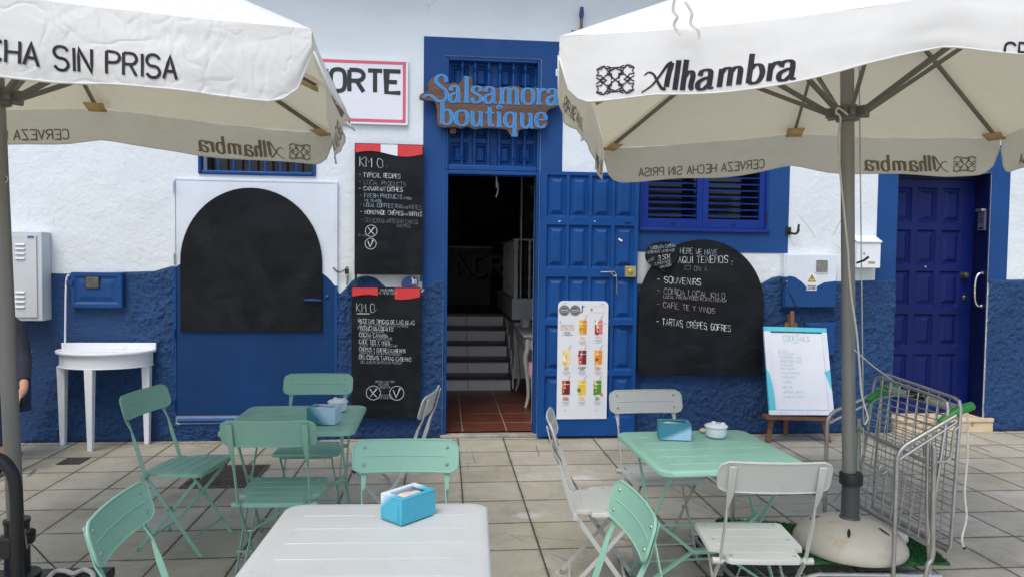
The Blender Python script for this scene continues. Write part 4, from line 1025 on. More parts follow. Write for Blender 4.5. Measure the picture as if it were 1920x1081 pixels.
m.build('fish', [paint('fish_blue', S(36, 66, 120), .5, .1, 8, .05), SIGNW], fs_, smooth=False)

# ---- arched chalkboards
def arch(x0, x1, zb_, zs_, zt, n=36):
    c = (x0+x1)/2; r = (x1-x0)/2
    return [(x0, zb_), (x1, zb_)]+[(c+r*cos(pi*k/n), zs_+(zt-zs_)*sin(pi*k/n)) for k in range(n+1)]
Ya = D-.034
m = MB(); m.plate(arch(W(338, 560, Ya)[0], W(603.5, 560, Ya)[0], W(470, 621, Ya)[1], W(470, 492, Ya)[1], W(470, 352, Ya)[1]), Ya, D-.0145)
la = thing('arched_chalkboard', 'blank black arched chalkboard fixed on the white and blue metal door', 'chalkboard', (W(470, 560)[0], D-.03, W(470, 621)[1]))
m.build('board', BOARD, la, ang=25, bevel=.002)
m = MB(); q1_ = [onY(a, b, Ya) for a, b in ((571, 562), (575, 562), (590, 562), (603, 563))]
m.tube([(p.x, Ya-.016-(0.0 if i else -.008), p.z) for i, p in enumerate(q1_)], [.006, .009, .009, .006], 8); m.build('bar_handle', BLUE, la)
Yr = D-.064
ax0, ax1 = W(1197, 620, Yr)[0], W(1431, 620, Yr)[0]
ra_ = thing('arched_chalkboard', 'black arched chalkboard listing souvenirs, coffee and cakes, right of the open door', 'chalkboard', ((ax0+ax1)/2, D, W(1314, 703)[1]))
m = MB(); m.plate(arch(ax0, ax1, W(1314, 702.5, Yr)[1], W(1314, 572, Yr)[1], W(1314, 449, Yr)[1]), Yr, D-.048, 0)
for f_ in (T('HERE WE HAVE', 1275, 475, 1345, 479, 12, 3, .1), T('AQUI TENEMOS', 1271, 493, 1364, 493, 14, 1, .11), T(':', 1374, 497, 1377, 498, 9, 1, .28), T('ICI ON A', 1283, 506, 1326, 509, 10, 2, .1), T('- SOUVENIRS', 1232, 529, 1314, 535, 13, 1, .13), T('- COMIDA LOCAL KM 0', 1232, 549, 1359, 560, 12, 3, .1),
           T('LOCAL FRESH FOOD-PLATS LOCAUX', 1244, 558, 1362, 566, 6, 4, .12), T('- CAFÉ, TE Y VINOS', 1232, 574, 1340, 587, 11, 4, .09), T('- TARTAS, CRÊPES, GOFRES', 1231, 607, 1370, 621, 13, 1, .12)): f_(m, Yr)
m.build('board', [BOARD, CHALK, CHALKD, CHALKC, CHALKP], ra_, smooth=False, bevel=0)
# speech bubble price board
Yb_ = D-.082
m = MB(); pts = []
for k in range(40):
    a = 2*pi*k/40-.9; pts.append((1241+31*cos(a), 479-26*sin(a)))
pts = [p for p in pts if not (1236 < p[0] < 1262 and p[1] > 497)]
i_ = max(range(len(pts)), key=lambda i: 0)
pts = [(1258, 500), (1266, 491), (1271, 480), (1270, 466), (1260, 456), (1244, 453), (1226, 456), (1214, 466), (1210, 480), (1214, 492), (1224, 499), (1233, 501), (1240, 508), (1251, 512), (1247, 506), (1246, 501)]
pw = catmull([W(a, b, Yb_) for a, b in pts], 3, True)
m.plate(pw, Yb_, Yb_+.012, 0)
for f_ in (T('LIMONADA CASERA', 1220, 468, 1266, 463, 6.5, 3, .15), T('HOMEMADE LEMONADE', 1213, 476, 1265, 471, 5.5, 3, .14), T('3,50€', 1234, 488, 1257, 484, 9, 1, .13), T('KM0', 1215, 493, 1226, 487, 6, 3, .13), T('LIMONADE', 1228, 497, 1258, 492, 6, 3, .14), T('MAISON', 1238, 503, 1258, 498, 5, 1, .14)): f_(m, Yb_)
sb = thing('speech_bubble_board', 'small black speech-bubble board with lemonade price stuck on the arched chalkboard', 'chalkboard', (W(1241, 480)[0], Yb_, W(1241, 512)[1]))
m.build('board', [BOARD, CHALK, CHALKD, CHALKC], sb, smooth=False)

# ---- smoothie poster on the door leaf
Yp = LY-.012
pc0, pc1 = onY(1043.5, 785, Yp), onY(1141, 564, Yp)
po = thing('smoothie_poster', 'white menu board with nine coloured smoothie glasses fixed on the blue door leaf', 'poster', ((pc0.x+pc1.x)/2, Yp, pc0.z))
m = MB(); m.plate(rrect(pc0.x, pc1.x, pc0.z, pc1.z, .045, 6, (1, 1, 0, 0)), Yp, LY-.001, 0)
def pw_(u, v): return (pc0.x+(pc1.x-pc0.x)*u, pc1.z+(pc0.z-pc1.z)*v)
def P2(px, py):       # pixel of the close-up crop (562x1081) -> poster coords
    return pw_((px-60)/428.0, (py-58)/962.0)
def disc(m, px, py, r, mi, dy):
    x, z = P2(px, py); m.lathe([(r, 0), (0, .0004)], (x, Yp-dy, z), 20, mi, axis=(0, -1, 0))
def pstroke(m, pts, w, mi, dy=.0012):
    y = Yp-dy-eps(); m.ribbon([P2(*p) for p in pts], lambda t, g_: w, lambda a, b: (a, y, b), mi)
def ptext(m, text, x0, x1, base, h, mi, wd=.14):
    st_, ln = strokes(text, False); A = P2(x0, base); B = P2(x1, base); hz = h/1081*250*.00468; k = (B[0]-A[0])/ln
    for s_ in st_:
        y = Yp-.0012-eps(); m.ribbon([(A[0]+a*k, A[1]+b*hz) for a, b in s_], lambda t, g_: wd*hz, lambda a, b: (a, y, b), mi)
for cx in (113, 204):
    disc(m, cx, 135, .047, 1, .001)
    x, z = P2(cx, 135)
    for rr in (.040, .030): m.ribbon(ring2(x, z, rr), lambda t, g_: .0022, lambda a, b: (a, Yp-.0022-.00001*rr, b), 0)
    pstroke(m, [(cx-28, 135), (cx+28, 135)], .007, 0, .0026); pstroke(m, [(cx-20, 122), (cx+20, 122)], .003, 0, .0026); pstroke(m, [(cx-20, 148), (cx+20, 148)], .003, 0, .0026)
pstroke(m, [(240, 150), (258, 152), (266, 140), (266, 92)], .008, 1); pstroke(m, [(260, 104), (284, 104)], .008, 1)
pstroke(m, [(342, 102), (456, 102), (456, 152), (342, 152), (342, 102)], .0016, 2); disc(m, 344, 127, .012, 2, .0015)
ptext(m, 'SMOOTHIES', 80, 198, 272, 22, 2, .09); ptext(m, 'NATURALES', 80, 198, 298, 22, 2, .09); ptext(m, 'HECHOS', 112, 164, 322, 12, 1, .15); ptext(m, 'AL MOMENTO', 98, 182, 340, 12, 1, .13)
fruit = dict(y=S(236, 196, 64), o=S(224, 138, 44), r=S(168, 42, 48), p=S(216, 120, 130), k=S(110, 28, 38), g=S(78, 140, 52), c=S(234, 214, 168), w=S(240, 232, 208), d=S(60, 34, 30), l=S(150, 190, 80), b=S(178, 120, 60))
keys = list(fruit); PM = [SIGNW, SIGNK, paint('gold_print', S(196, 148, 92), .5, .05, 5, 0), paint('caption_print', S(90, 60, 66), .6, .1, 5, 0)]+[paint('smoothie_%s' % k, fruit[k], .45, .1, 40, 0) for k in keys]
KI = {k: i+4 for i, k in enumerate(keys)}
KI['G'] = len(PM); PM.append(paint('glass_tint', S(226, 224, 222), .3, .02, 5, 0))
GL = [(272, 268, 'yyby', 'o', 'SUNNY SPLASH', 'y'), (407, 268, 'wcrr', 'p', 'VITALITY', 'p'), (138, 514, 'cwwy', 'c', 'CREAM DREAM', 'c'), (272, 514, 'krrp', 'k', 'BLACKBERRY BLISS', 'd'), (407, 514, 'yory', 'o', 'CARIBBEAN PASSION', 'o'), (136, 760, 'oodr', 'k', 'BERRIES PARADISE', 'r'), (272, 760, 'cygy', 'y', 'TROPICAL FLAVOUR', 'y'), (405, 760, 'clgg', 'g', 'GREEN BOOST', 'g')]
rg2 = random.Random(3)
for (cx, cy, left, right, name, cc) in GL:
    def rec(x0, x1, y0, y1, mi, dy): a = P2(x0, y1); b = P2(x1, y0); m.add([(a[0], Yp-dy, a[1]), (b[0], Yp-dy, a[1]), (b[0], Yp-dy, b[1]), (a[0], Yp-dy, b[1])], [(0, 1, 2, 3)], mi)
    a, b = P2(cx-40, cy+68), P2(cx+40, cy-72)
    m.plate(rrect(a[0], b[0], a[1], b[1], .010, 4, (0, 0, 1, 1)), Yp-.001, Yp-.0002, KI['G'])
    rec(cx-33, cx+1, cy-55, cy+60, KI[left[3]], .0016); rec(cx+1, cx+34, cy-55, cy+60, KI[right], .0016)
    for k in range(7):
        disc(m, cx-17+rg2.uniform(-9, 9), cy-45+k*16, rg2.uniform(.009, .016), KI[left[k*4//7]], .0020+.0003*k)
        disc(m, cx-14+rg2.uniform(-11, 11), cy-45+k*16, rg2.uniform(.004, .007), KI['w' if k % 2 else left[(k+1) % 4]], .0042+.0003*k)
    pstroke(m, [(cx+14, cy-60), (cx+38, cy-98)], .0035, KI['r'], .0026); pstroke(m, [(cx-24, cy-22), (cx+28, cy-26)], .004, KI['w'], .0064)
    words = name.split(); wt_ = max(len(w_) for w_ in words)*6.4
    for j, w_ in enumerate(words): ptext(m, w_, cx-len(w_)*3.3, cx+len(w_)*3.3, cy+92+j*15, 12, KI[cc] if cc != 'c' else 2, .16)
    for j in range(3): pstroke(m, [(cx-34+7*j, cy+100+len(words)*14+j*12-8), (cx+34-5*j, cy+100+len(words)*14+j*12-8)], .0024, 3)
disc(m, 440, 818, .014, KI['o'], .009)
m.build('menu_board', PM, po, smooth=False)
m = MB()
for px, py in ((118, 76), (440, 84), (82, 228), (467, 240), (132, 945), (400, 950)): x, z = P2(px, py); m.lathe([(.0045, 0), (.004, .003), (0, .0035)], (x, Yp-.0002, z), 8, axis=(0, -1, 0))
m.build('screw', BLACKM, po)

# ---- grey service cabinet at the far left
Yc = D-.14
cx0, cx1, cz0, cz1_ = W(-62, 520, Yc)[0], W(79, 520, Yc)[0], W(40, 601, Yc)[1], W(40, 434, Yc)[1]
gc = thing('service_cabinet', 'light grey louvred metal cabinet on the wall at the far left', 'utility cabinet', ((cx0+cx1)/2, D, cz0))
m = MB(); m.b2(cx0, cx1, Yc, D-.002, cz0, cz1_); m.build('cabinet_body', GREYC, gc, bevel=.005)
dxa, dxb, dza, dzb = cx0+.03, W(70, 520, Yc)[0], cz0+.03, cz1_-.03
m = MB(); m.b2(dxa, dxb, Yc-.010, Yc-.001, dza, dzb, 0)
for py in (458.5, 466.5, 475.5, 484.5, 547.5, 556, 565, 574.5):
    for pxa, pxb in ((30, 49), (-40, -20)):
        z = W(40, py, Yc)[1]; xa, xb = W(pxa, py, Yc)[0], W(pxb, py, Yc)[0]
        m.add([(xa, Yc-.0105, z+.010), (xb, Yc-.0105, z+.010), (xb-.006, Yc-.022, z-.006), (xa+.006, Yc-.022, z-.006), (xa, Yc-.0105, z-.008), (xb, Yc-.0105, z-.008)], [(0, 3, 2, 1), (3, 4, 5, 2), (0, 4, 3), (1, 2, 5)], 0)
x0_, z0_ = W(53, 447, Yc); x1_, z1_ = W(65, 442, Yc); m.b2(x0_, x1_, Yc-.0125, Yc-.0095, z0_, z1_, 1)
m.build('louvred_door', [GREYC, paint('tag_blue', S(90, 104, 140), .5, .1, 30, 0)], gc, smooth=False, bevel=.0015)

# ---- blue meter box with cable
Ym = D-.060
ax, az = W(132, 577, Ym); bx_, bz_ = W(229, 511, Ym)
mb_ = thing('meter_box', 'blue painted meter box with little dark window on the rough blue wall at left', 'meter box', ((ax+bx_)/2, D, az))
m = MB(); m.b2(ax, bx_, Ym+.012, D-.001, az, bz_); m.build('box_body', BLUEB, mb_, bevel=.004)
m = MB(); zs = [(az+.006, az+.006), (az+.035, bz_-.03), (bz_-.006, bz_-.006)]; xs = [(ax+.006, ax+.006), (ax+.03, bx_-.03), (bx_-.006, bx_-.006)]
panel_wall(m, xs, zs, Ym, Ym+.0115, .008, 1); md_ = m.build('box_door', BLUEB, mb_, smooth=False)
x0_, z0_ = W(160, 541, Ym); x1_, z1_ = W(187, 517, Ym)
m = MB(); m.plate(rrect(x0_, x1_, z0_, z1_, .012, 3), Ym-.006, Ym+.004, 0); m.plate(rrect(x0_+.008, x1_-.008, z0_+.008, z1_-.008, .008, 3), Ym-.008, Ym-.0065, 1)
m.build('meter_window', [GLASSD, paint('meter_glass', S(88, 88, 84), .15, .35, 14, 0)], mb_, smooth=False)
m = MB(); x, z = W(134, 530, Ym); m.box((x-.012, Ym-.002, z), (.05, .02, .04)); m.build('latch', BLUEB, mb_, bevel=.003)
P = [onY(a, b, D-.05) for a, b in ((131, 516), (127, 518), (125, 530), (124, 560), (123.5, 600), (123, 640), (122, 700), (122, 740), (125, 757), (123, 790), (124, 815))]
P = [(p.x, D-.058, p.z) for p in P]
m = MB(); m.tube(catmull(P, 4), .0075, 8); thing_from(m.build('electric_cable', WHITEB), P[-1], 'white electric cable running down the blue wall behind the half-round console', 'cable')

# ---- padlock chain beside the metal door
def chain(m, pts, r=.010, w=.0028):
    p = catmull([Vector(x) for x in pts], 8); acc = 0; last = None; k = 0; L = []
    for i in range(1, len(p)):
        acc += (Vector(p[i])-Vector(p[i-1])).length
        if acc > r*1.75: L.append((Vector(p[i]), (Vector(p[i])-Vector(p[i-1])).normalized())); acc = 0
    for c, t in L:
        k += 1; u = t.orthogonal().normalized(); v = t.cross(u); a = u if k % 2 else v
        m.tube([c+t*cos(2*pi*j/8)*r*1.25+a*sin(2*pi*j/8)*r*.75 for j in range(8)], w, 5, closed=True)
ch = thing('padlock_chain', 'rusty dark chain with black padlock hanging beside the metal door', 'chain', tuple(onY(640, 530, D-.03)))
m = MB(); chain(m, [onY(a, b, D-.03) for a, b in ((624, 500), (630, 507), (638, 510), (646, 506), (651, 503))]); chain(m, [onY(a, b, D-.035) for a, b in ((651, 515), (652, 522), (651, 532))]); m.build('chain_links', paint('rusty_iron', (.07, .05, .04, 1), .6, .3, 20, .2, metal=.6), ch)
m = MB(); c = onY(650.5, 509, D-.035); m.box((c.x, c.y, c.z), (.032, .022, .045)); m.tube([(c.x-.01, c.y, c.z+.022), (c.x-.01, c.y, c.z+.035), (c.x, c.y, c.z+.042), (c.x+.01, c.y, c.z+.035), (c.x+.01, c.y, c.z+.022)], .0035, 6); m.build('padlock', BLACKM, ch, bevel=.004)

# ---- meter box with danger sticker, lower box
Yd = D-.075
ax, az = W(1468.5, 576, Yd); bx_, bz_ = W(1570, 477, Yd)
dm = thing('meter_cabinet', 'white and blue wave-painted meter cabinet with yellow danger triangle right of the window', 'meter box', ((ax+bx_)/2, D, az))
wv = [W(a, b, Yd-.008) for a, b in ((1468.5, 519), (1480, 517), (1490, 519), (1503, 528), (1516, 542), (1522, 544), (1532, 536), (1545, 529), (1570, 526.5))]
m = MB(); m.b2(ax, bx_, Yd, D-.002, az, wv[0][1], 0); m.b2(ax, bx_, Yd, D-.002, wv[0][1], bz_, 1); m.build('cabinet_body', [BLUEB, WHITEP], dm, bevel=.004)
e_ = .012; wv = [(min(max(x, ax+e_), bx_-e_), z) for x, z in wv]
m = MB(); m.plate(wv[::-1]+[(ax+e_, az+e_), (bx_-e_, az+e_)], Yd-.012, Yd-.001, 0); m.plate(wv+[(bx_-e_, bz_-e_), (ax+e_, bz_-e_)], Yd-.012, Yd-.001, 1); dd = m.build('cabinet_door', [BLUEB, WHITEP], dm, smooth=False)
x0_, z0_ = W(1526, 512, Yd); x1_, z1_ = W(1552, 486, Yd)
m = MB(); m.plate(rrect(x0_, x1_, z0_, z1_, .02, 4), Yd-.018, Yd-.0125, 0); m.plate(rrect(x0_+.009, x1_-.009, z0_+.009, z1_-.009, .014, 4), Yd-.020, Yd-.0185, 1); m.build('meter_window', [WHITEP, paint('meter_glass_grey', S(120, 122, 120), .25, .2, 14, 0)], dm, smooth=False)
x0_, z0_ = W(1511, 544, Yd); x1_, z1_ = W(1530.5, 512, Yd)
m = MB(); Yk = Yd-.0135; m.b2(x0_, x1_, Yk, Yd-.0121, z0_, z1_, 0)
c = (x0_+x1_)/2; zt = z1_-.012; w = (x1_-x0_)*.40; zt2 = zt-w*1.73
tri = [(c-w, zt2), (c+w, zt2), (c, zt)]
m.plate(tri, Yk-.0012, Yk-.0002, 2); m.plate([(c+(x-c)*.72, zt2+.006+(z-zt2)*.72) for x, z in tri], Yk-.0018, Yk-.0013, 1)
zm_ = zt2+.028; m.plate([(c+.003, zm_+.024), (c-.009, zm_-.002), (c-.001, zm_), (c-.004, zm_-.018), (c+.009, zm_+.006), (c+.001, zm_+.005)], Yk-.0024, Yk-.0019, 2)
for tx, k in (('RIESGO', 0), ('ELECTRICO', 1)):
    st_, ln = strokes(tx, False); kk = (x1_-x0_)*.8/ln
    for s_ in st_: y = Yk-.001-eps(); m.ribbon([(x0_+(x1_-x0_)*.1+a*kk, z0_+.032-.022*k+b*.014) for a, b in s_], lambda t, g_: .0032, lambda a, b: (a, y, b), 2)
m.build('danger_sticker', [SIGNW, paint('danger_yellow', S(236, 190, 30), .5, .05, 5, 0), SIGNK], dm, smooth=False)
m = MB(); x, z = W(1473, 527, Yd); m.lathe([(.007, 0), (.007, .01), (0, .012)], (x, Yd-.012, z), 10, axis=(0, -1, 0)); m.build('lock', STEEL, dm)
ax, az = W(1508, 667, D-.04); bx_, bz_ = W(1566, 604, D-.04)
lb = thing('junction_box', 'plain dark blue box low on the wall behind the cocktail easel', 'junction box', ((ax+bx_)/2, D, az))
m = MB(); m.b2(ax, bx_, D-.052, D-.002, az, bz_); m.build('box_body', BLUEB, lb, bevel=.005)
m = MB(); m.b2(ax+.012, bx_-.012, D-.060, D-.0521, az+.012, bz_-.012); m.build('box_lid', BLUEB, lb, bevel=.004)

# ---- letterbox
Yl = D-.11
ax, az = W(1606, 502, Yl); bx_, bz_ = W(1652, 454, Yl)
lt = thing('letterbox', 'white metal letterbox with sloping lid and brass name plate beside the indigo door', 'mailbox', ((ax+bx_)/2, D, az))
m = MB(); m.b2(ax, bx_, Yl, D-.002, az, bz_); bd = m.build('box_body', WHITEB, lt, bevel=.004)
m = MB(); z1_ = W(1630, 443, D-.01)[1]
m.add([(ax-.008, Yl-.012, bz_-.006), (bx_+.008, Yl-.012, bz_-.006), (bx_+.008, D-.003, z1_-.004), (ax-.008, D-.003, z1_-.004), (ax-.008, Yl-.012, bz_+.006), (bx_+.008, Yl-.012, bz_+.006), (bx_+.008, D-.003, z1_+.008), (ax-.008, D-.003, z1_+.008)], [(3, 2, 1, 0), (4, 5, 6, 7), (0, 1, 5, 4), (1, 2, 6, 5), (2, 3, 7, 6), (3, 0, 4, 7)])
m.build('lid', WHITEB, lt, bevel=.003)
m = MB(); x, z = W(1634, 492, Yl); m.box((x, Yl-.002, z), (.062, .004, .018)); m.build('name_plate', BRASS, lt)
m = MB(); x, z = W(1620, 475, Yl); m.lathe([(.009, 0), (.009, .005), (0, .006)], (x, Yl, z), 12, axis=(0, -1, 0)); m.build('lock', STEEL, lt)

# ---- intercom on the right reveal
A = onY(1847, 398, D+.06); B = onY(1847, 432, D+.06)
ic = thing('intercom', 'grey intercom panel with small camera hood on the navy door reveal', 'intercom', (rx1-.013, D+.07, B.z))
m = MB(); m.b2(rx1-.032, rx1-.0135, D+.03, D+.115, B.z, A.z+.006, 0); m.b2(rx1-.0335, rx1-.0321, D+.045, D+.1, B.z+.012, B.z+.03, 1)
for k in range(4): m.b2(rx1-.0335, rx1-.0321, D+.045, D+.1, B.z+.07+k*.014, B.z+.076+k*.014, 1)
m.build('panel', [paint('intercom_grey', S(92, 100, 128), .4, .08, 6, .05, metal=.3), BLACKP], ic, bevel=.003)
m = MB(); m.b2(rx1-.062, rx1-.0135, D+.03, D+.115, A.z+.0065, A.z+.032); m.build('hood', STEEL, ic, bevel=.004)

# ---- black wall hook, hinge plate, iron bracket
hk = thing('wall_hook', 'black double wall hook on the white stucco right of the shuttered window', 'hook', tuple(onY(1480, 433, D)))
m = MB(); c = onY(1479, 433, D-.02); m.box((c.x, D-.008, c.z), (.05, .014, .07))
for a, b, e in ((1484, 424, 1487), (1484, 433, 1489)):
    p = onY(a, b, D); m.tube(catmull([(c.x, D-.012, c.z), (c.x+.015, D-.06, c.z-.025), ((c.x+p.x)/2+.03, D-.085, c.z-.02), (p.x+.025, D-.09, p.z+.012)], 4), .010, 8)
m.build('hook', BLACKM, hk)
hp = thing('hinge_plate', 'small white metal hinge plate on the blue surround beside the right parasol', 'hinge', tuple(onY(1050, 138, D-.01)))
ax, az = W(1042, 143, D-.01); bx_, bz_ = W(1060, 130, D-.01)
m = MB(); m.plate(rrect(ax, bx_, az, bz_, .008, 3), D-.011, D-.0055, 0)
for a in (.2, .5, .8):
    for b in (.28, .72): m.lathe([(.0065, 0), (0, .001)], (ax+(bx_-ax)*a, D-.0112, az+(bz_-az)*b), 8, 1, axis=(0, -1, 0))
m.build('plate', [WHITEB, SIGNK], hp)
ib = thing('iron_bracket', 'short rusty iron rod with purple tip fixed high on the white wall', 'bracket', tuple(onY(1090, 56, D)))
P = [onY(1090, 56, D-.05), onY(1090, 36, D-.05), onY(1091, 14, D-.05)]
m = MB(); m.tube([P[0], P[1]], .013, 10, 0); m.tube([P[1], P[1]+(P[2]-P[1])*.3, P[2]], [.014, .022, .016], 10, 1); m.b2(P[0].x-.02, P[0].x+.02, D-.064, D-.001, P[0].z-.012, P[0].z+.012, 0); m.box((P[0].x-.04, D-.03, P[0].z-.01), (.09, .012, .012))
m.build('rod', [paint('rusty_yellow', S(120, 104, 60), .7, .3, 20, .2), paint('purple_paint', S(74, 60, 120), .6, .15, 20, .1)], ib)

# ================================================================== CHAIRS
def make_chair(paintm, name, label, group):
    """folding slat chair, sitter faces +Y, origin on the ground under the seat"""
    t = thing(name, label, 'chair', (0, 0, 0), group)
    hw = .212; zt, zb_, yt, yb = .838, .716, -.252, -.216; nx, nz = 22, 10; rc = .034
    def P(s, v, off=0.0):
        x = s; y = yb+(yt-yb)*v+.022*(1-(s/hw)**2)*-1.0+.004; z = zb_+(zt-zb_)*v
        return Vector((x, y+off, z))
    m = MB(); H = zt-zb_
    vs = []; fs = []
    for j in range(nz+1):
        v = j/nz; d = min(v, 1-v)*H
        w = hw if d >= rc else hw-rc+sqrt(max(0, rc*rc-(rc-d)**2))
        for i in range(nx+1): vs.append(P(-w+2*w*i/nx, v))
    n1 = len(vs)
    bk = [v_+Vector((0, -.004, 0)) for v_ in vs]
    for j in range(nz):
        for i in range(nx):
            a = j*(nx+1)+i; fs.append((a+1, a, a+nx+1, a+nx+2)); fs.append((n1+a, n1+a+1, n1+a+nx+2, n1+a+nx+1))
    m.add(vs+bk, fs)
    outl = []
    for k in range(nz+1): outl.append(vs[k*(nx+1)])
    for i in range(1, nx+1): outl.append(vs[nz*(nx+1)+i])
    for k in range(nz-1, -1, -1): outl.append(vs[k*(nx+1)+nx])
    for i in range(nx-1, 0, -1): outl.append(vs[i])
    m.tube([o+Vector((0, -.002, 0)) for o in outl], .0045, 6, 0, closed=True)
    m.tube([P(-hw*.80+2*hw*.80*i/16, .5, .0) for i in range(17)], .0026, 6)
    for sx in (-.168, .168):
        for v in (.24, .78):
            p = P(sx, v); m.lathe([(.0075, 0), (.006, .0035), (0, .0048)], p, 10, 1, axis=(0, 1, 0))
            p = P(sx, v, -.0095); m.lathe([(.006, 0), (.005, .003), (0, .004)], p, 10, 1, axis=(0, -1, 0))
    m.build('backrest', [paintm, STEEL], t, ang=50)
    # seat: pressed sheet with folded edge, notched at the back corners
    half = [(0, .183), (.175, .183), (.189, .170), (.192, -.045), (.186, -.058), (.160, -.062), (.150, -.072), (.146, -.150), (.132, -.163), (0, -.166)]
    def sz_(y): return .416+(y+.166)*.052
    poly = half+[(-x, y) for x, y in half[-2:0:-1]]
    m = MB(); n = len(poly)
    cx_ = [(x*.985, y*.985) for x, y in poly]
    vs = [(x, y, sz_(y)+.014) for x, y in cx_]+[(x, y, sz_(y)+.010) for x, y in poly]+[(x, y, sz_(y)-.006) for x, y in poly]+[(x*.975, y*.975, sz_(y)-.006) for x, y in poly]+[(x*.97, y*.97, sz_(y)+.009) for x, y in poly]
    fs = [tuple(range(n-1, -1, -1)), tuple(4*n+k for k in range(n))]
    for L in range(4):
        for i in range(n): j = (i+1) % n; fs.append((L*n+i, L*n+j, (L+1)*n+j, (L+1)*n+i))
    m.add(vs, fs)
    for y in (.11, .04, -.03, -.10):
        w = .155 if y > -.05 else .122
        m.tube([(x*w, y, sz_(y)+.0142) for x in (-1, -.95, 0, .95, 1)], [.0004, .0017, .0017, .0017, .0004], 6)
    for sx, y in ((.15, .155), (-.15, .155), (.155, .01), (-.155, .01), (.125, -.135), (-.125, -.135)):
        m.lathe([(.0065, 0), (.005, .003), (0, .004)], (sx, y, sz_(y)+.014), 10, 1)
    m.build('seat', [paintm, STEEL], t, ang=40)
    X1 = .168
    for sx in (-1, 1):
        pts = [(-.252-.012, .824), (-.238-.012, .770), (-.222-.012, .712), (-.207, .650), (-.190, .585), (-.166, .510), (-.146, .450), (-.132, .412), (-.060, .314), (.020, .204), (.105, .086), (.152, .022), (.163, .006), (.182, .004)]
        yoff = -.0085+.022*(1-(X1/hw)**2)*-1.0+.012
        path = [Vector((sx*X1, y+(yoff if z > .70 else yoff*max(0, (z-.6)/.1) if z > .6 else 0), z)) for y, z in pts]
        wv = []; ww = []
        for y, z in pts:
            k = 0 if z > .705 else 1 if z < .60 else (.705-z)/.105
            an = k*pi/2; wv.append(Vector((cos(an), sin(an)*.95, sin(an)*.3))); ww.append(.026-.004*k+(-.006 if .6 < z < .705 else 0))
        m = MB(); m.bar(path, wv, ww, .006); m.build('leg', paintm, t, ang=50, bevel=.0015, segs=1)
        X2 = .147
        path = [Vector((sx*X2, y, z)) for y, z in ((.165, .424), (.14, .400), (0, .231), (-.185, .020), (-.199, .006), (-.22, .004))]
        m = MB(); m.bar(path, (0, .7, .7), [.020]*6, .005); m.build('leg', paintm, t, ang=50, bevel=.0015, segs=1)
        m = MB(); m.tube([(sx*.158, -.132, .412), (sx*.198, -.132, .412)], .0135, 12); m.build('pivot', [paintm, STEEL], t); m = MB(); m.tube([(sx*.139, -.01, .243), (sx*.176, -.01, .243)], .006, 8); m.build('pivot_bolt', STEEL, t)
    for (x, y, z) in ((X1, .108, .082), (X2, -.150, .062), (X2, .160, .417)):
        m = MB(); m.tube([(-x, y, z), (x, y, z)], .0055, 8); m.build('stretcher', paintm, t)
    m = MB(); m.tube([(-.158, -.132, .412), (.158, -.132, .412)], .006, 8); m.build('pivot_rod', paintm, t)
    return t
GRP_G = 'mint green folding chairs around the tables'; GRP_W = 'off-white folding chairs around the tables'
CH = dict(
 a=(-1.397, 4.029, -1.759, 'g', 'mint green folding chair standing side-on left of the left green table, nearest the half-round console'),
 b=(-.782, 3.546, -.030, 'g', 'mint green folding chair seen from behind, at the near side of the left green table'),
 c=(-.788, 4.352, 3.130, 'g', 'mint green folding chair across the left green table, nearest the metal door'),
 d=(-.158, 2.658, 3.094, 'g', 'mint green folding chair facing the camera behind the white table with the turquoise box'),
 e=(-.726, 2.237, -1.537, 'g', 'mint green folding chair at the left side of the white table, seat out of view'),
 f=(.354, 2.151, 1.596, 'g', 'mint green folding chair at the right side of the white table, overlapping a white seat'),
 g=(-.308, 4.058, 1.384, 'w', 'off-white folding chair side-on right of the left green table, beside the lower chalk panel'),
 h=(1.170, 3.731, 3.178, 'w', 'off-white folding chair facing the camera at the far side of the right green table'),
 i=(.768, 3.322, -1.731, 'w', 'off-white folding chair side-on at the left side of the right green table'),
 j=(1.268, 2.776, -.088, 'w', 'off-white folding chair seen from behind at the near side of the right green table'))
tmpl = {}
for k, (x, y, r, c, lab) in CH.items():
    if c not in tmpl:
        o = make_chair(MINT if c == 'g' else WCHAIR, 'folding_chair', lab, GRP_G if c == 'g' else GRP_W); tmpl[c] = o
        o.location = (x, y, 0); o.rotation_euler = (0, 0, r)
    else: dup(tmpl[c], (x, y, 0), r, lab, GRP_G if c == 'g' else GRP_W)
pk = camxy(-3.93, 5.33)
dup(tmpl['w'], (pk.x, pk.y, 0), pi+.25, 'off-white folding chair with a person in denim sitting on it', GRP_W)

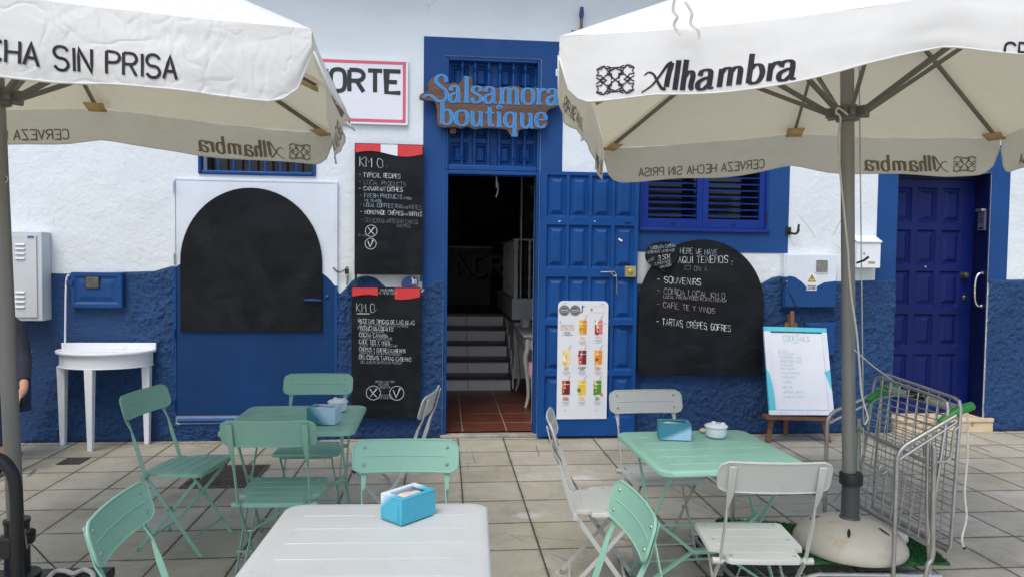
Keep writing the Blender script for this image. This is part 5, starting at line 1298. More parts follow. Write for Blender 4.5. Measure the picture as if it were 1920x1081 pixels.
# ================================================================== TABLES
def make_table(mat, w, d, label, loc, rz):
    t = thing('folding_table', label, 'table', (0, 0, 0), 'square folding metal tables')
    H = .72; m = MB(); o = rrect(-w/2, w/2, -d/2, d/2, .055, 7); o2 = [(x*(1-.010/(w/2)), y*(1-.010/(d/2))) for x, y in o]; o3 = [(x*(1-.03/(w/2)), y*(1-.03/(d/2))) for x, y in o]; n = len(o)
    vs = [(x, y, H-.003) for x, y in o3]+[(x, y, H) for x, y in o2]+[(x, y, H-.006) for x, y in o]+[(x, y, H-.022) for x, y in o]+[(x*.985, y*.985, H-.022) for x, y in o]+[(x*.98, y*.98, H-.010) for x, y in o]
    fs = [tuple(range(n)), tuple(5*n+k for k in range(n-1, -1, -1))]
    for L in range(5):
        for i in range(n): j = (i+1) % n; fs.append((L*n+i, (L+1)*n+i, (L+1)*n+j, L*n+j))
    m.add(vs, fs)
    for k in range(1, 6):
        y = -d/2+d*k/6; a = w/2-.075; m.tube([(x*a, y, H-.0028) for x in (-1, -.97, 0, .97, 1)], [.0006, .0026, .0026, .0026, .0006], 6)
    m.build('tabletop', mat, t, ang=60)
    xs_ = w/2-.075; yy = d/2-.075
    for sx in (-1, 1):
        for sy in (-1, 1):
            x = sx*(xs_-(.009 if sy > 0 else 0))
            m = MB(); m.bar([(x, sy*yy, H-.022), (x, 0, .36), (x, -sy*(yy+.01), .012), (x, -sy*(yy+.03), .004)], (0, 1, .3), .022, .007); m.build('leg', mat, t, bevel=.0015, segs=1)
    for (y, z) in ((yy-.0, .09), (-yy+.0, .09), (0, .365), (yy-.01, H-.03), (-yy+.01, H-.03)):
        m = MB(); m.tube([(-xs_, y*.9, z), (xs_, y*.9, z)], .0055, 8); m.build('stretcher', mat, t)
    for y, s_ in ((.012, 1), (-.012, -1)):
        m = MB(); m.bar([(-xs_, y, .41), (-.06, y, .24), (.06, y, .24), (xs_, y, .41)], (0, 0, 1), .014, .004)
        if s_ > 0: m.b2(-.055, .055, -.01, .01, .225, .238)
        m.bar([(-.06, y*.7, .235), (-xs_, y*.7, .10)], (0, 0, 1), .010, .004); m.bar([(.06, y*.7, .235), (xs_, y*.7, .10)], (0, 0, 1), .010, .004)
        m.build('brace', mat, t)
    t.location = loc; t.rotation_euler = (0, 0, rz)
    return t
make_table(MINT, .665, .655, 'mint green square folding table at the left with a teal box and white pot', (-.772, 3.889, 0), .004)
make_table(MINT, .680, .690, 'mint green square folding table at the right with a pale blue box and white pot', (1.221, 3.168, 0), .036)
make_table(WTABLE, .695, .695, 'white square folding table in the foreground with a turquoise napkin box', (-.200, 2.160, 0), -.042)

def napkin_box(label, F, ang, w, d, h, mat, inset, group='painted wooden napkin boxes on the tables'):
    t = thing('napkin_box', label, 'napkin holder', (0, 0, 0), group)
    m = MB(); k = .016; z0 = .0
    m.b2(0, w, 0, k*.7, z0, h); m.b2(0, w, d-k*.7, d, z0, h); m.b2(0, k*.7, k*.7+.0002, d-k*.7-.0002, z0, h-.0003); m.b2(w-k*.7, w, k*.7+.0002, d-k*.7-.0002, z0, h-.0003)
    m.b2(k*.7+.0002, w-k*.7-.0002, k*.7+.0002, d-k*.7-.0002, .002, .008)
    m.b2(-.0, w, -.0, k, h+.0002, h+.007); m.b2(0, w, d-k, d, h+.0002, h+.007); m.b2(0, k*1.4, k+.0002, d-k-.0002, h+.0003, h+.0068); m.b2(w-k*1.4, w, k+.0002, d-k-.0002, h+.0003, h+.0068)
    if inset: m.b2(-.0025, -.0003, d*.16, d*.82, .006, h-.012)
    m.build('box_body', mat, t, bevel=.0012, segs=1)
    m = MB(); nx, ny = 12, 8; vs = []
    for j in range(ny+1):
        for i in range(nx+1):
            a, b = i/nx, j/ny
            vs.append((k+.002+(w-2*k-.004)*a, k+(d-2*k)*b, h-.018+.020*sin(pi*b)*(.5+.5*sin(pi*(a*.8+.2)))+.004*noise.noise((a*6, b*6, w*50))))
    m.add(vs, [(j*(nx+1)+i, j*(nx+1)+i+1, (j+1)*(nx+1)+i+1, (j+1)*(nx+1)+i) for j in range(ny) for i in range(nx)])
    m.build('napkins', NAPKIN, t, solid=.003)
    t.location = (F[0], F[1], .7215); t.rotation_euler = (0, 0, radians(ang))
    return t
napkin_box('turquoise napkin box with white-rimmed top on the white foreground table', (-.128, 2.281), 44.5, .150, .105, .078, BOXT, True)
napkin_box('teal and white napkin box on the left green table', (-.697, 3.722), -9, .150, .110, .078, mat_ombre('teal_mottled_box', S(44, 122, 134), S(176, 210, 226), (1.0, .1, .8), .075, .135, .6), False)
napkin_box('pale blue and teal napkin box on the right green table', (1.044, 3.326), -10.5, .152, .105, .073, mat_ombre('teal_diagonal_box', S(58, 132, 152), S(168, 202, 228), (.45, .1, -1.0), -.005, .02, .2), False)
def pot(label, loc):
    t = thing('lidded_pot', label, 'pot', (0, 0, 0), 'white lidded ceramic ashtrays on the tables')
    m = MB(); m.lathe([(.0, .0), (.038, .0), (.046, .004), (.050, .014), (.051, .048), (.047, .048), (.046, .012), (0, .008)], (0, 0, 0), 32); m.build('pot_body', CERAM, t)
    m = MB(); m.lathe([(.050, .0485), (.056, .050), (.057, .055), (.050, .061), (.030, .068), (.012, .070), (0, .070)], (0, 0, 0), 32); m.lathe([(.012, .069), (.011, .075), (0, .078)], (-.012, .0, 0), 16); m.lathe([(.011, .064), (.010, .072), (0, .074)], (.030, -.012, 0), 16); m.build('lid', CERAM, t)
    t.location = loc
pot('white lidded ceramic pot on the left green table behind the teal box', (-.586, 4.045, .7215))
pot('white lidded ceramic pot on the right green table beside the pale blue box', (1.345, 3.372, .7215))
c = onZ(1317, 806, .722)
m = MB(); m.lathe([(.0, 0), (.018, .001), (.021, .008), (.014, .017), (.0, .020)], (0, 0, 0), 14, 0, 1.3)
m.lathe([(.008, .012), (.010, .018), (0, .022)], (.008, 0, 0), 8, 1); sh_ = m.build('seashell', [paint('shell_cream', S(222, 204, 170), .5, .15, 60, .3, 120), paint('shell_brown', S(140, 100, 66), .5, .1, 60, 0)])
sh_.location = (c.x, min(c.y, 3.47), .7215); tag(sh_, 'tiny cream seashell on the far edge of the right green table', 'seashell')

# ================================================================== HALF-ROUND CONSOLE
ct = thing('half_round_console', 'white half-round console table with three tapered legs against the blue wall', 'console table', (-2.80, 6.2, 0))
cx_, yb_, hw_, dp = -2.795, D-.045, .392, .30
def semi(k, d): return [(cx_+hw_*k*cos(pi+pi*i/36), yb_+d*sin(pi+pi*i/36)) for i in range(37)]
m = MB(); m.slab(semi(1.0, dp), .772, .796); m.build('tabletop', WHITEB, ct, bevel=.007, segs=3)
m = MB(); m.slab(semi(.93, dp-.03), .670, .7715); m.slab(semi(.95, dp-.022), .660, .6695); m.build('apron', WHITEB, ct, bevel=.003)
m = MB(); m.b2(cx_-hw_+.03, cx_+hw_, yb_-.016, yb_+.002, .7965, .848); m.build('back_ledge', WHITEB, ct, bevel=.003)
for (x, y) in ((cx_-.345, yb_-.035), (cx_-.03, yb_-.245), (cx_+.325, yb_-.035)):
    m = MB(); P0 = .032; P1 = .019
    vs = [(x+a*P0, y+b*P0, .66) for a, b in ((-1, -1), (1, -1), (1, 1), (-1, 1))]+[(x+a*P1, y+b*P1, 0) for a, b in ((-1, -1), (1, -1), (1, 1), (-1, 1))]
    m.add(vs, [(0, 1, 2, 3), (7, 6, 5, 4)]+[(4+i, 4+(i+1) % 4, (i+1) % 4, i) for i in range(4)]); m.build('leg', WHITEB, ct, bevel=.003)

# ================================================================== EASEL
ez = thing('easel', 'brown wooden display easel on the paving, carrying the cocktail whiteboard', 'easel', (onZ(1497, 826).x, 5.98, 0))
f0, f1, f2 = onZ(1439, 829), onZ(1554, 829), onZ(1482, 820); f2 = Vector((f2.x, 6.2, 0))
TLp, TRp = onY(1430, 612, 6.10), onY(1547, 615, 6.10); BLp, BRp = onY(1441, 777, 5.94), onY(1562, 777.5, 5.94)
apex = onY(1482, 584, 6.23)
for f_ in (f0, f1):
    m = MB(); tpt = Vector((apex.x+(.03 if f_ is f1 else -.03), apex.y-.01, apex.z-.10)); m.bar([tpt, f_+Vector((0, 0, .0))], (1, 0, 0), .045, .022); m.build('leg', WOOD, ez, bevel=.003)
m = MB(); m.bar([apex+Vector((0, .006, -.02)), Vector((f2.x, D-.055, 0))], (1, 0, 0), .042, .02); m.build('leg', WOOD, ez, bevel=.003)
m = MB(); m.bar([apex+Vector((0, -.032, .01)), Vector(((BLp.x+BRp.x)/2-.03, 6.045, BLp.z-.06))], (1, 0, 0), .036, .018); m.build('mast', WOOD, ez, bevel=.003)
m = MB(); m.bar([BLp+Vector((-.03, .03, -.02)), BRp+Vector((.0, .03, -.035))], (0, 0, 1), .035, .09); m.build('ledge', WOOD, ez, bevel=.003)
wbd = thing('cocktail_board', 'whiteboard with pale blue painted frame and faint COCKTAILS list resting on the easel', 'whiteboard', (BLp.x+.25, 5.97, BLp.z))
nrm_ = (TRp-TLp).cross(BLp-TLp).normalized()
if nrm_.y > 0: nrm_ = -nrm_
def bq(u, v, off=0.0):
    return TLp.lerp(TRp, u).lerp(BLp.lerp(BRp, u), v)+nrm_*off
def slab4(m, u0, u1, v0, v1, o0, o1, mi=0):
    vs = [bq(u, v, o) for o in (o1, o0) for u, v in ((u0, v1), (u1, v1), (u1, v0), (u0, v0))]
    m.add(vs, [(0, 1, 2, 3), (7, 6, 5, 4), (0, 4, 5, 1), (1, 5, 6, 2), (2, 6, 7, 3), (3, 7, 4, 0)], mi)
m = MB(); slab4(m, .10, .92, .065, .94, .006, .012, 0)
CK = paint('faint_blue_marker', S(150, 186, 196), .7, .15, 40, 0)
def btext(m, text, u0, u1, v, h, wd=.11):
    st_, ln = strokes(text, False, .03, RG); L = (bq(u1, v)-bq(u0, v)).length
    for s_ in st_:
        e = .0128+eps(); m.ribbon([(a/ln*L, b*h) for a, b in s_], lambda t, g_: wd*h, lambda a, b: bq(u0+(u1-u0)*a/L, v-b/(TLp-BLp).length, e), 1)
btext(m, 'COCKTAILS', .30, .72, .158, .047, .09); btext(m, '5,90€', .45, .53, .185, .014, .09)
for k, (tx, u1) in enumerate((('*CUBA', .36), ('*PLANTEUR', .45), ('*CAIPIROSKA JACK', .58), ('*HORSE SOUR JACK', .56), ('*DAIQUIRI', .42), ('*PIÑA COLADA'.replace('Ñ', 'N'), .45), ('*HUGO SUNRISE', .53), ('*MARGARITA', .46), ('*TIMORA', .39), ('*BELLINI', .38), ('*APEROL SPRITZ', .58), ('*CAMPARI SPRITZ', .58))):
    v = (.285, .322, .362, .405, .448, .49, .54, .587, .64, .70, .755, .81)[k]; btext(m, tx, .20+.004*k, u1, v, .021, .07)
m.build('panel', [SIGNW, CK], wbd, smooth=False)
def slabp(m, uv, o0, o1, mi):
    n = len(uv); vs = [bq(u, v, o1) for u, v in uv]+[bq(u, v, o0) for u, v in uv]
    m.add(vs, [tuple(range(n)), tuple(range(2*n-1, n-1, -1))]+[(i, n+i, n+(i+1) % n, (i+1) % n) for i in range(n)], mi)
m = MB(); slab4(m, 0, 1, 0, .052, .0, .024, 1); slab4(m, 0, 1, .945, 1, .0, .024, 0)
slabp(m, [(0, .48), (.10, .63), (.10, .0521), (0, .0521)], 0, .0238, 0); slabp(m, [(0, .96), (0, .4801), (.05, .5551), (.085, .70), (.10, .9449), (.10, .9449)], 0, .0238, 1); slabp(m, [(.0501, .5551), (.10, .6301), (.10, .9448), (.0851, .70)], 0, .0237, 0)
slabp(m, [(.92, .51), (1, .48), (1, .0521), (.92, .0521)], 0, .0238, 0); slabp(m, [(.92, .54), (1, .73), (1, .4801), (.92, .5101)], 0, .0238, 1); slabp(m, [(.92, .9449), (1, .9449), (1, .7301), (.92, .5401)], 0, .0238, 0)
m.build('frame', [paint('frame_white', S(220, 224, 236), .5, .06, 6, .1, dirt=S(150, 180, 200), dirt_amt=.4), paint('frame_turquoise', S(88, 196, 214), .5, .08, 6, .1)], wbd, bevel=.002, segs=1)
m = MB()
A = onY(1468, 527, D-.075)
for B_ in (onY(1441, 614, 6.15), onY(1518, 616, 6.15)): m.tube([A, B_], .0032, 6)
m.tube([A+Vector((0, .0, .01)), A+Vector((0, -.005, -.03))], .006, 6)
tag(recentre(m.build('tether_string', BLACKM), A), 'black string tying the cocktail whiteboard to the meter cabinet', 'string')

# ================================================================== PARASOLS
def resample(p, d=.018):
    out = [p[0]]
    for a, b in zip(p[:-1], p[1:]):
        L = sqrt((b[0]-a[0])**2+(b[1]-a[1])**2); k = max(1, int(L/d))
        for i in range(1, k+1): out.append((a[0]+(b[0]-a[0])*i/k, a[1]+(b[1]-a[1])*i/k))
    return out
def parasol(label, V, base, hubz, cloth, drop, wr, seed, front_lift=0.0, flare=(0, 0, 0, 0)):
    cx, cy, half, phi, zc, zm, tx, ty = V
    def rp(a, b):
        dx = half*(a*cos(phi)-b*sin(phi)); dy = half*(a*sin(phi)+b*cos(phi))
        return Vector((cx+dx, cy+dy, (zc if a*b else zm)+tx*dx+ty*dy))
    AP = Vector((cx, cy, (zc+zm)/2+.765))
    t = thing('parasol', label, 'parasol', base)
    cor = [(-1, -1), (1, -1), (1, 1), (-1, 1)]; mids = [(0, -1), (1, 0), (0, 1), (-1, 0)]
    E = [(rp(*cor[i]), rp(*mids[i]), rp(*cor[(i+1) % 4])) for i in range(4)]
    Nn = []
    for A, M_, B in E:
        d = B-A; d.z = 0; d.normalize(); Nn.append(Vector((d.y, -d.x, 0)))
    def R(e, u):
        A, M_, B = E[e]
        P, w = (A.lerp(M_, u*2), u*2) if u <= .5 else (M_.lerp(B, u*2-1), u*2-1)
        return P-Vector((0, 0, .018*sin(pi*w)))-Nn[e]*.018*sin(pi*w)
    def dr(e, u):
        d = drop-.020*math.exp(-((u-.5)/.07)**2)
        if e == 0: d -= front_lift*math.exp(-((u-.55)/.22)**2)
        c = min(u, 1-u)*2*half; cr = .13
        if c < cr: d *= .30+.70*sqrt(max(0, 1-(1-c/cr)**2))
        return d*(1+.03*sin(u*23+e*2+seed))
    def Vp(e, u, v):
        P = R(e, u); c = min(u, 1-u)*2*half
        o = (.018*(1-(1-v)**2)+.010*v*sin(u*19+e*3+seed)+.006*v*sin(u*43+seed*2))*(1-math.exp(-c/.12))+flare[e]*v*(.6+.4*sin(u*5))*(dr(e, u)/drop)**2
        q_ = P+Nn[e]*o-Vector((0, 0, dr(e, u)*v))
        s = u*half*2
        k = noise.fractal((s*3.2+seed, v*1.3, e*7.1), .8, 2.0, 3)*wr*(.35+.65*v)
        k += wr*.5*abs(noise.noise((s*6+v*2.5, s*2-v*3.2, e+seed)))*min(1, math.exp(-c/.55)*1.6)
        if flare[e]: k *= .35
        return q_+Nn[e]*k+Vector((0, 0, .3*k))
    m = MB(); nU, nT, nV = 72, 16, 14
    for e in range(4):
        vs = []; fs = []
        for i in range(nU+1):
            u = i/nU; r = R(e, u); hw2 = (u*2) % 1
            for j in range(nT+1):
                tt = j/nT; P = r.lerp(AP, tt)-Vector((0, 0, .05*sin(pi*hw2)*sin(pi*tt)*(1-tt*.3)))
                if 0 < i < nU and 0 < j < nT: P.z += wr*.25*noise.fractal((P.x*3, P.y*3, seed), .8, 2.0, 3)
                vs.append(P)
        for i in range(nU):
            for j in range(nT): a = i*(nT+1)+j; fs.append((a, a+nT+1, a+nT+2, a+1))
        m.add(vs, fs)
        vs = []; fs = []
        for i in range(nU+1):
            for j in range(nV+1): vs.append(Vp(e, i/nU, j/nV))
        for i in range(nU):
            for j in range(nV): a = i*(nV+1)+j; fs.append((a, a+1, a+nV+2, a+nV+1))
        m.add(vs, fs)
        hem = [Vp(e, u, 1.0) for u in [i/nU for i in range(nU+1)]]
        m.tube(hem, .0035, 5)
    L = 2*half
    def put(e, pts, w, s0, mi, base_down, inner):
        off = -.0016-eps() if inner else .0016+eps()
        def fn(a, b):
            u = min(max((s0+a)/L, .001), .999); v = min(max((base_down-b)/max(dr(e, u), .05), .0), 1.0); return Vp(e, u, v)+Nn[e]*off
        m.ribbon(resample(pts), w, fn, mi)
    Hh = half/1.28
    def lattice():
        out = []
        def star(cx_, cy_, r, n, rot, inner):
            p = []
            for k in range(2*n+1):
                a = rot+pi*k/n; q_ = r if k % 2 == 0 else r*inner; p.append((cx_+q_*cos(a), cy_+q_*sin(a)))
            return p
        for a in (-1, 1):
            for b in (-1, 1): out.append(star(a*.62, b*.56, .42, 6, pi/6, .62)); out.append([(a*.15, b*.1), (a*.55, b*.95), (a*.75, b*.95), (a*.95, b*.8)]); out.append([(a*1.0, b*.2), (a*.8, b*.05), (a*.62, b*.2)])
        for b in (-1, 1): out.append([(-.45, b*.95), (-.22, b*.82), (.22, b*.82), (.45, b*.95)]); out.append([(-.2, b*.05), (-.2, b*.42), (-.3, b*.42), (-.3, b*.60), (0, b*.78), (.3, b*.60), (.3, b*.42), (.2, b*.42), (.2, b*.05)])
        out += [[(-.45, -.5), (.45, .5)], [(-.45, .5), (.45, -.5)], [(-.62, -.12), (-.78, 0), (-.62, .12), (-.46, 0), (-.62, -.12)], [(.62, -.12), (.78, 0), (.62, .12), (.46, 0), (.62, -.12)]]
        return out
    lat_ = lattice()
    pos = dict(A=(0, .16), l=(.76, .5), h=(1.02, .72), a=(1.70, .82), m=(2.42, 1.2))
    word = [('A', 500, 740), ('l', 752, 828), ('h', 826, 956), ('a', 975, 1128), ('m', 1140, 1368), ('b', 1386, 1538), ('r', 1552, 1664), ('a', 1656, 1815)]
    bd = drop-.018
    for e in range(4):
        for inner in (False, True):
            mi = 2 if inner else 1
            for s_ in lat_: put(e, [(.205+a*.068, .052+b*.052) for a, b in s_], lambda t_, g_: .0042, 0, mi, bd, inner)
            for ch_, x0, x1 in word:
                adv = {'A': 1.25, 'l': .5, 'h': .85, 'a': .86, 'm': 1.35, 'b': .9, 'r': .66}[ch_]
                sx0 = .305+(x0-500)/1315*.52; k = (x1-x0)/1315*.52/adv
                for kind, p in lc_strokes(ch_, True):
                    sh = .12; thin = ch_ == 'A' and kind == 1
                    pts = [((a+(.04 if ch_ == 'A' else -.08))*k+b*.066*sh, b*.066) for a, b in p]
                    wf = (lambda t_, g_: .004+.009*t_) if thin else (lambda t_, g_: .008+.011*abs(g_.y)**1.2)
                    put(e, pts, wf, sx0, mi, bd-.004, inner)
            st_, ln = strokes('CERVEZA HECHA SIN PRISA', True, 0, None, 1.0); k = .85/ln
            for s_ in st_: put(e, [(a*k, b*.058) for a, b in s_], lambda t_, g_: .0075, half+.18, mi, bd-.012, inner)
    m.build('canopy', [cloth, INK, INKB], t, ang=180, weld=True)
    hub = Vector((base[0]+(AP.x-base[0])*(hubz-base[2])/(AP.z-base[2]), base[1]+(AP.y-base[1])*(hubz-base[2])/(AP.z-base[2]), hubz))
    m = MB(); m.tube([Vector(base)+Vector((0, 0, .05)), AP-Vector((0, 0, .02))], .033, 16); m.build('pole', ALU, t)
    ax = (AP-Vector(base)).normalized()
    m = MB(); m.lathe([(.036, -.045), (.055, -.04), (.058, 0), (.048, .035), (.036, .04)], hub, 16, axis=ax)
    for k in range(8):
        a = phi+k*pi/4; m.box(hub+Vector((cos(a)*.075, sin(a)*.075, .0)), (.055, .022, .05), 0, a)
    m.build('runner_hub', ALUD, t, bevel=.003)
    m = MB(); m.lathe([(.05, -.05), (.06, -.03), (.055, .0)], AP-Vector((0, 0, .03)), 16); m.build('crown_hub', ALUD, t)
    TOPH = AP-Vector((0, 0, .055))
    for a, b in cor+mids:
        P = rp(a, b)-Vector((0, 0, .034)); P = P.lerp(TOPH, .035)
        m = MB(); m.bar([TOPH, P], (0, 0, 1), .022, .014); rb2 = m.build('rib', ALUD, t)
        kk = .50 if a*b else .56
        Q = TOPH.lerp(P, kk)-Vector((0, 0, .014)); d = (Q-hub); d.z = 0; d.normalize(); S_ = hub+d*.085
        m = MB(); m.bar([S_, Q], (0, 0, 1), .022, .015); m.build('strut', ALUD, t)
        dd_ = (TOPH-P).normalized(); sd_ = dd_.cross(Vector((0, 0, 1))).normalized(); A = P-dd_*.01; B = P+dd_*.085
        m = MB(); m.add([A-sd_*.05-Vector((0, 0, .012)), A+sd_*.05-Vector((0, 0, .012)), B+sd_*.055-Vector((0, 0, .016)), B-sd_*.055-Vector((0, 0, .016)), A-sd_*.05+Vector((0, 0, .004)), A+sd_*.05+Vector((0, 0, .004))], [(0, 1, 2, 3), (0, 4, 5, 1)]); m.build('rib_pocket', paint('tan_pocket', S(196, 170, 120), .9, .1, 20, .2, 200) if 'tan_pocket' not in bpy.data.materials else bpy.data.materials['tan_pocket'], rb2, solid=.003)
    return t, AP, E, hub
RV = (2.004, 3.472, 1.28, -.287, 2.404, 2.466, .008, -.006); LV_ = (-1.914, 3.238, 1.375, .131, 2.304, 2.384, -.010, .063)
RB = Vector((2.078, 3.409, .14)); LB = Vector((-1.872, 3.302, .15))
pr_, APR, ER, HUBR = parasol('cream square parasol printed with Alhambra and lattice emblem, standing in the white dome base', RV, RB, 2.34, CLOTH, .240, .008, 1.3, .055)
pl_, APL, EL, HUBL = parasol('cream crumpled parasol printed CERVEZA HECHA SIN PRISA, on the grey pole at the left edge', LV_, LB, 2.25, CLOTHW, .205, .011, 4.1, 0.0, (0, .11, 0, 0))
# tie tapes on the right canopy
m = MB()
P0 = onY(1272, 2, 2.62)
q_ = ER[0][0].lerp(APR, .30)
for pts in (((1265, 0), (1262, 20), (1270, 32), (1264, 48), (1277, 66)), ((1285, 4), (1297, 25), (1295, 45), (1309, 58), (1311, 74))):
    m.bar(catmull([onY(a, b, 2.43) for a, b in pts], 5), (1, .3, 0), .011, .002)
tag(recentre(m.build('tie_tape', ROPE), onY(1288, 0, 2.43)), 'two frayed white tie tapes dangling over the front of the right parasol', 'tape')

# ---- right base: dome on turf on the stripped trolley
dm_ = thing('ballast_dome', 'cream plastic dome parasol base with dark grey tube on the green turf', 'parasol weight', RB)
m = MB(); m.lathe([(.268, .002), (.272, .012), (.268, .03), (.245, .068), (.20, .102), (.14, .128), (.08, .142), (.05, .146), (0, .147)], RB, 48); m.build('dome', DOME, dm_, ang=60)
for a in (-122, -52, 15, 80, 150):
    c = RB+Vector((cos(radians(a))*.165, sin(radians(a))*.165, .1205)); m = MB(); n_ = Vector((cos(radians(a))*.48, sin(radians(a))*.48, 1)).normalized(); tv = Vector((-sin(radians(a)), cos(radians(a)), 0)); rv = n_.cross(tv)
    m.add([c+n_*.002+rv*.030*cos(2*pi*k/14)+tv*.008*sin(2*pi*k/14) for k in range(14)], [tuple(range(14))]); m.build('grip_slot', BLACKP, dm_, smooth=False)
m = MB(); m.lathe([(.052, .142), (.050, .150), (.043, .156), (.0425, .330), (.037, .330), (.0365, .15)], RB, 24); m.build('tube', SLEEVE, dm_)
m = MB(); m.lathe([(.043, .322), (.056, .322), (.057, .372), (.052, .380), (.036, .380)], RB, 28); m.build('collar', BLACKP, dm_, bevel=.002)
cp = onZ(1702, 1036, .16); m = MB(); m.lathe([(.040, 0), (.042, .012), (.036, .05), (.030, .055), (0, .056)], RB+Vector((.235, -.02, .035)), 20, axis=(1, .1, .25)); m.build('filler_cap', paint('cap_white', S(206, 204, 198), .5, .06, 5, .1), dm_)
def CT(l, d, z): p = camxy(l, d); return Vector((p.x, p.y, z))
tl = thing('turf_mat', 'ragged green artificial turf mat under the cream parasol base', 'turf mat', CT(1.7, 3.65, .11))
out = []
for k in range(60):
    a = k/60*4
    if a < 1: p = (1.17+a*.98, 3.41)
    elif a < 2: p = (2.15, 3.41+(a-1)*.42)
    elif a < 3: p = (2.15-(a-2)*.98, 3.83+.14*(a-2))
    else: p = (1.17, 3.97-(a-3)*.56)
    out.append((p[0]+random.uniform(-.012, .012), p[1]+random.uniform(-.012, .012)))
pw = [CT(l, d, 0) for l, d in out]
m = MB(); m.slab([(p.x, p.y) for p in pw], .118, .132)
def inside(x, y, poly):
    c = False; j = len(poly)-1
    for i in range(len(poly)):
        if (poly[i][1] > y) != (poly[j][1] > y) and x < (poly[j][0]-poly[i][0])*(y-poly[i][1])/(poly[j][1]-poly[i][1])+poly[i][0]: c = not c
        j = i
    return c
nb_ = 0
while nb_ < 9000:
    l, d = random.uniform(1.15, 2.17), random.uniform(3.38, 4.0)
    if not inside(l, d, out): continue
    p = CT(l, d, 0)
    if (p.xy-RB.xy).length < .262: continue
    nb_ += 1; a = random.uniform(0, 2*pi); h = random.uniform(.012, .024); w = .0022; lx, ly = random.uniform(-.012, .012), random.uniform(-.012, .012)
    m.add([(p.x-cos(a)*w, p.y-sin(a)*w, .130), (p.x+cos(a)*w, p.y+sin(a)*w, .130), (p.x+lx, p.y+ly, .130+h)], [(0, 1, 2)])
m.build('turf', TURF, tl, smooth=False)

def fillet(P, r=.05, n=5):
    P = [Vector(p) for p in P]; out = [P[0]]
    for a, b, c in zip(P[:-2], P[1:-1], P[2:]):
        d1 = (a-b); d2 = (c-b); k = min(r, d1.length*.45, d2.length*.45); p = b+d1.normalized()*k; q = b+d2.normalized()*k
        for i in range(n+1): t = i/n; out.append(p*(1-t)**2+b*2*t*(1-t)+q*t*t)
    return out+[P[-1]]
# ================================================================== WIRE TROLLEY
tr_ = thing('shopping_trolley', 'grey wire shopping trolley with upright mesh panels and green-ended handle, carrying the parasol dome', 'trolley', CT(1.9, 3.6, 0))
B0, A0 = (2.13, 3.30), (2.05, 3.86)
def TR(f_, s, z): return CT(B0[0]+(A0[0]-B0[0])*s-f_, B0[1]+(A0[1]-B0[1])*s, z)   # f_ forward (to the left), s along the handle, z
HZ = .905
m = MB(); m.tube([TR(0, .06, HZ), TR(0, .94, HZ)], .0165, 14); m.build('handle', paint('handle_cream', S(196, 196, 178), .45, .08, 6, .05), tr_)
for s0, s1 in ((-.04, .10), (.90, 1.04)):
    m = MB(); sm = (s0+s1)/2; m.tube(catmull([TR(-.045, sm, HZ+.022), TR(-.03, sm, HZ+.016), TR(.03, sm, HZ-.008), TR(.10, sm, HZ-.055), TR(.115, sm, HZ-.064)], 4), [k*.74 for k in (.012, .020, .024, .027, .028, .029, .029, .029, .029, .028, .027, .026, .025, .023, .020, .016, .012)], 12); m.build('handle_end', GREENP, tr_)
m = MB(); c = TR(-.01, .56, HZ+.008); m.box(c, (.07, .12, .05), 0, -YAW+.24); m.build('coin_lock', BLACKP, tr_, bevel=.006)
m = MB(); c = TR(.02, .40, HZ-.03); chain(m, [c, c-Vector((0, 0, .09)), c-Vector((0, 0, .18))], .008, .0022); c2 = c-Vector((0, 0, .21)); ck = m.build('chain', STEEL, tr_)
m = MB(); m.lathe([(.006, .042), (.013, .03), (.014, -.03), (.010, -.036), (0, -.036)], c2, 10); m.build('coin_key', REDPL, ck)
for s, n_ in ((0.0, 0), (1.0, 1)):
    z1_ = .70 if s == 0 else .745
    m = MB()
    m.tube(fillet([TR(.05, s, HZ-.025), TR(.318, s, z1_+.015), TR(.318, s, .05)], .06), .0105, 10)
    m.tube([TR(.04, s+.02, HZ-.06), TR(.318, s+.02, z1_-.045)], .0085, 8)
    m.tube(catmull([TR(.15, s, .73), TR(.145, s, .70), TR(.14, s, .40), TR(.135, s, .22), TR(.155, s, .17), TR(.165, s, .11), TR(.165, s, .04)], 5), .012, 10)
    m.tube(catmull([TR(.165, s+.03, .75), TR(.155, s+.03, .40), TR(.13, s+.03, .11)], 5), .009, 8)
    if s == 0: m.tube(catmull([TR(.02, s, HZ-.07), TR(.055, s, HZ-.10), TR(.065, s, .70), TR(.085, s, .665), TR(.15, s, .66)], 4), .007, 8)
    m.build('side_frame', STEEL, tr_)
def wire_panel(f_top, f_bot, z0, z1_, s0, s1, nv, nh):
    m = MB(); q = lambda s, z: TR(f_bot+(f_top-f_bot)*(z-z0)/(z1_-z0), s, z)
    rr_ = .04; cs = []
    pth = [q(s0, z0), q(s0, z1_-rr_), q(s0+.02, z1_-.01), q(s0+.08, z1_), q(s1-.08, z1_+.03), q(s1-.02, z1_+.02), q(s1, z1_-.01), q(s1, z0)]
    m.tube(pth, .0085, 8, closed=False); m.tube([q(s0, z0), q(s1, z0)], .0085, 8)
    for k in range(1, nv): s = s0+(s1-s0)*k/nv; m.tube([q(s, z0), q(s, z1_+.03*k/nv)], .0032, 5)
    for k in range(1, nh): z = z0+(z1_-z0)*k/nh; m.tube([q(s0, z)+Vector((0, 0, .0)), q(s1, z)], .0027, 5)
    m.build('wire_panel', STEEL, tr_)
wire_panel(.028, .052, .255, .955, 0.0, 1.0, 8, 22)
wire_panel(.075, .150, .265, .945, .02, .98, 8, 20)
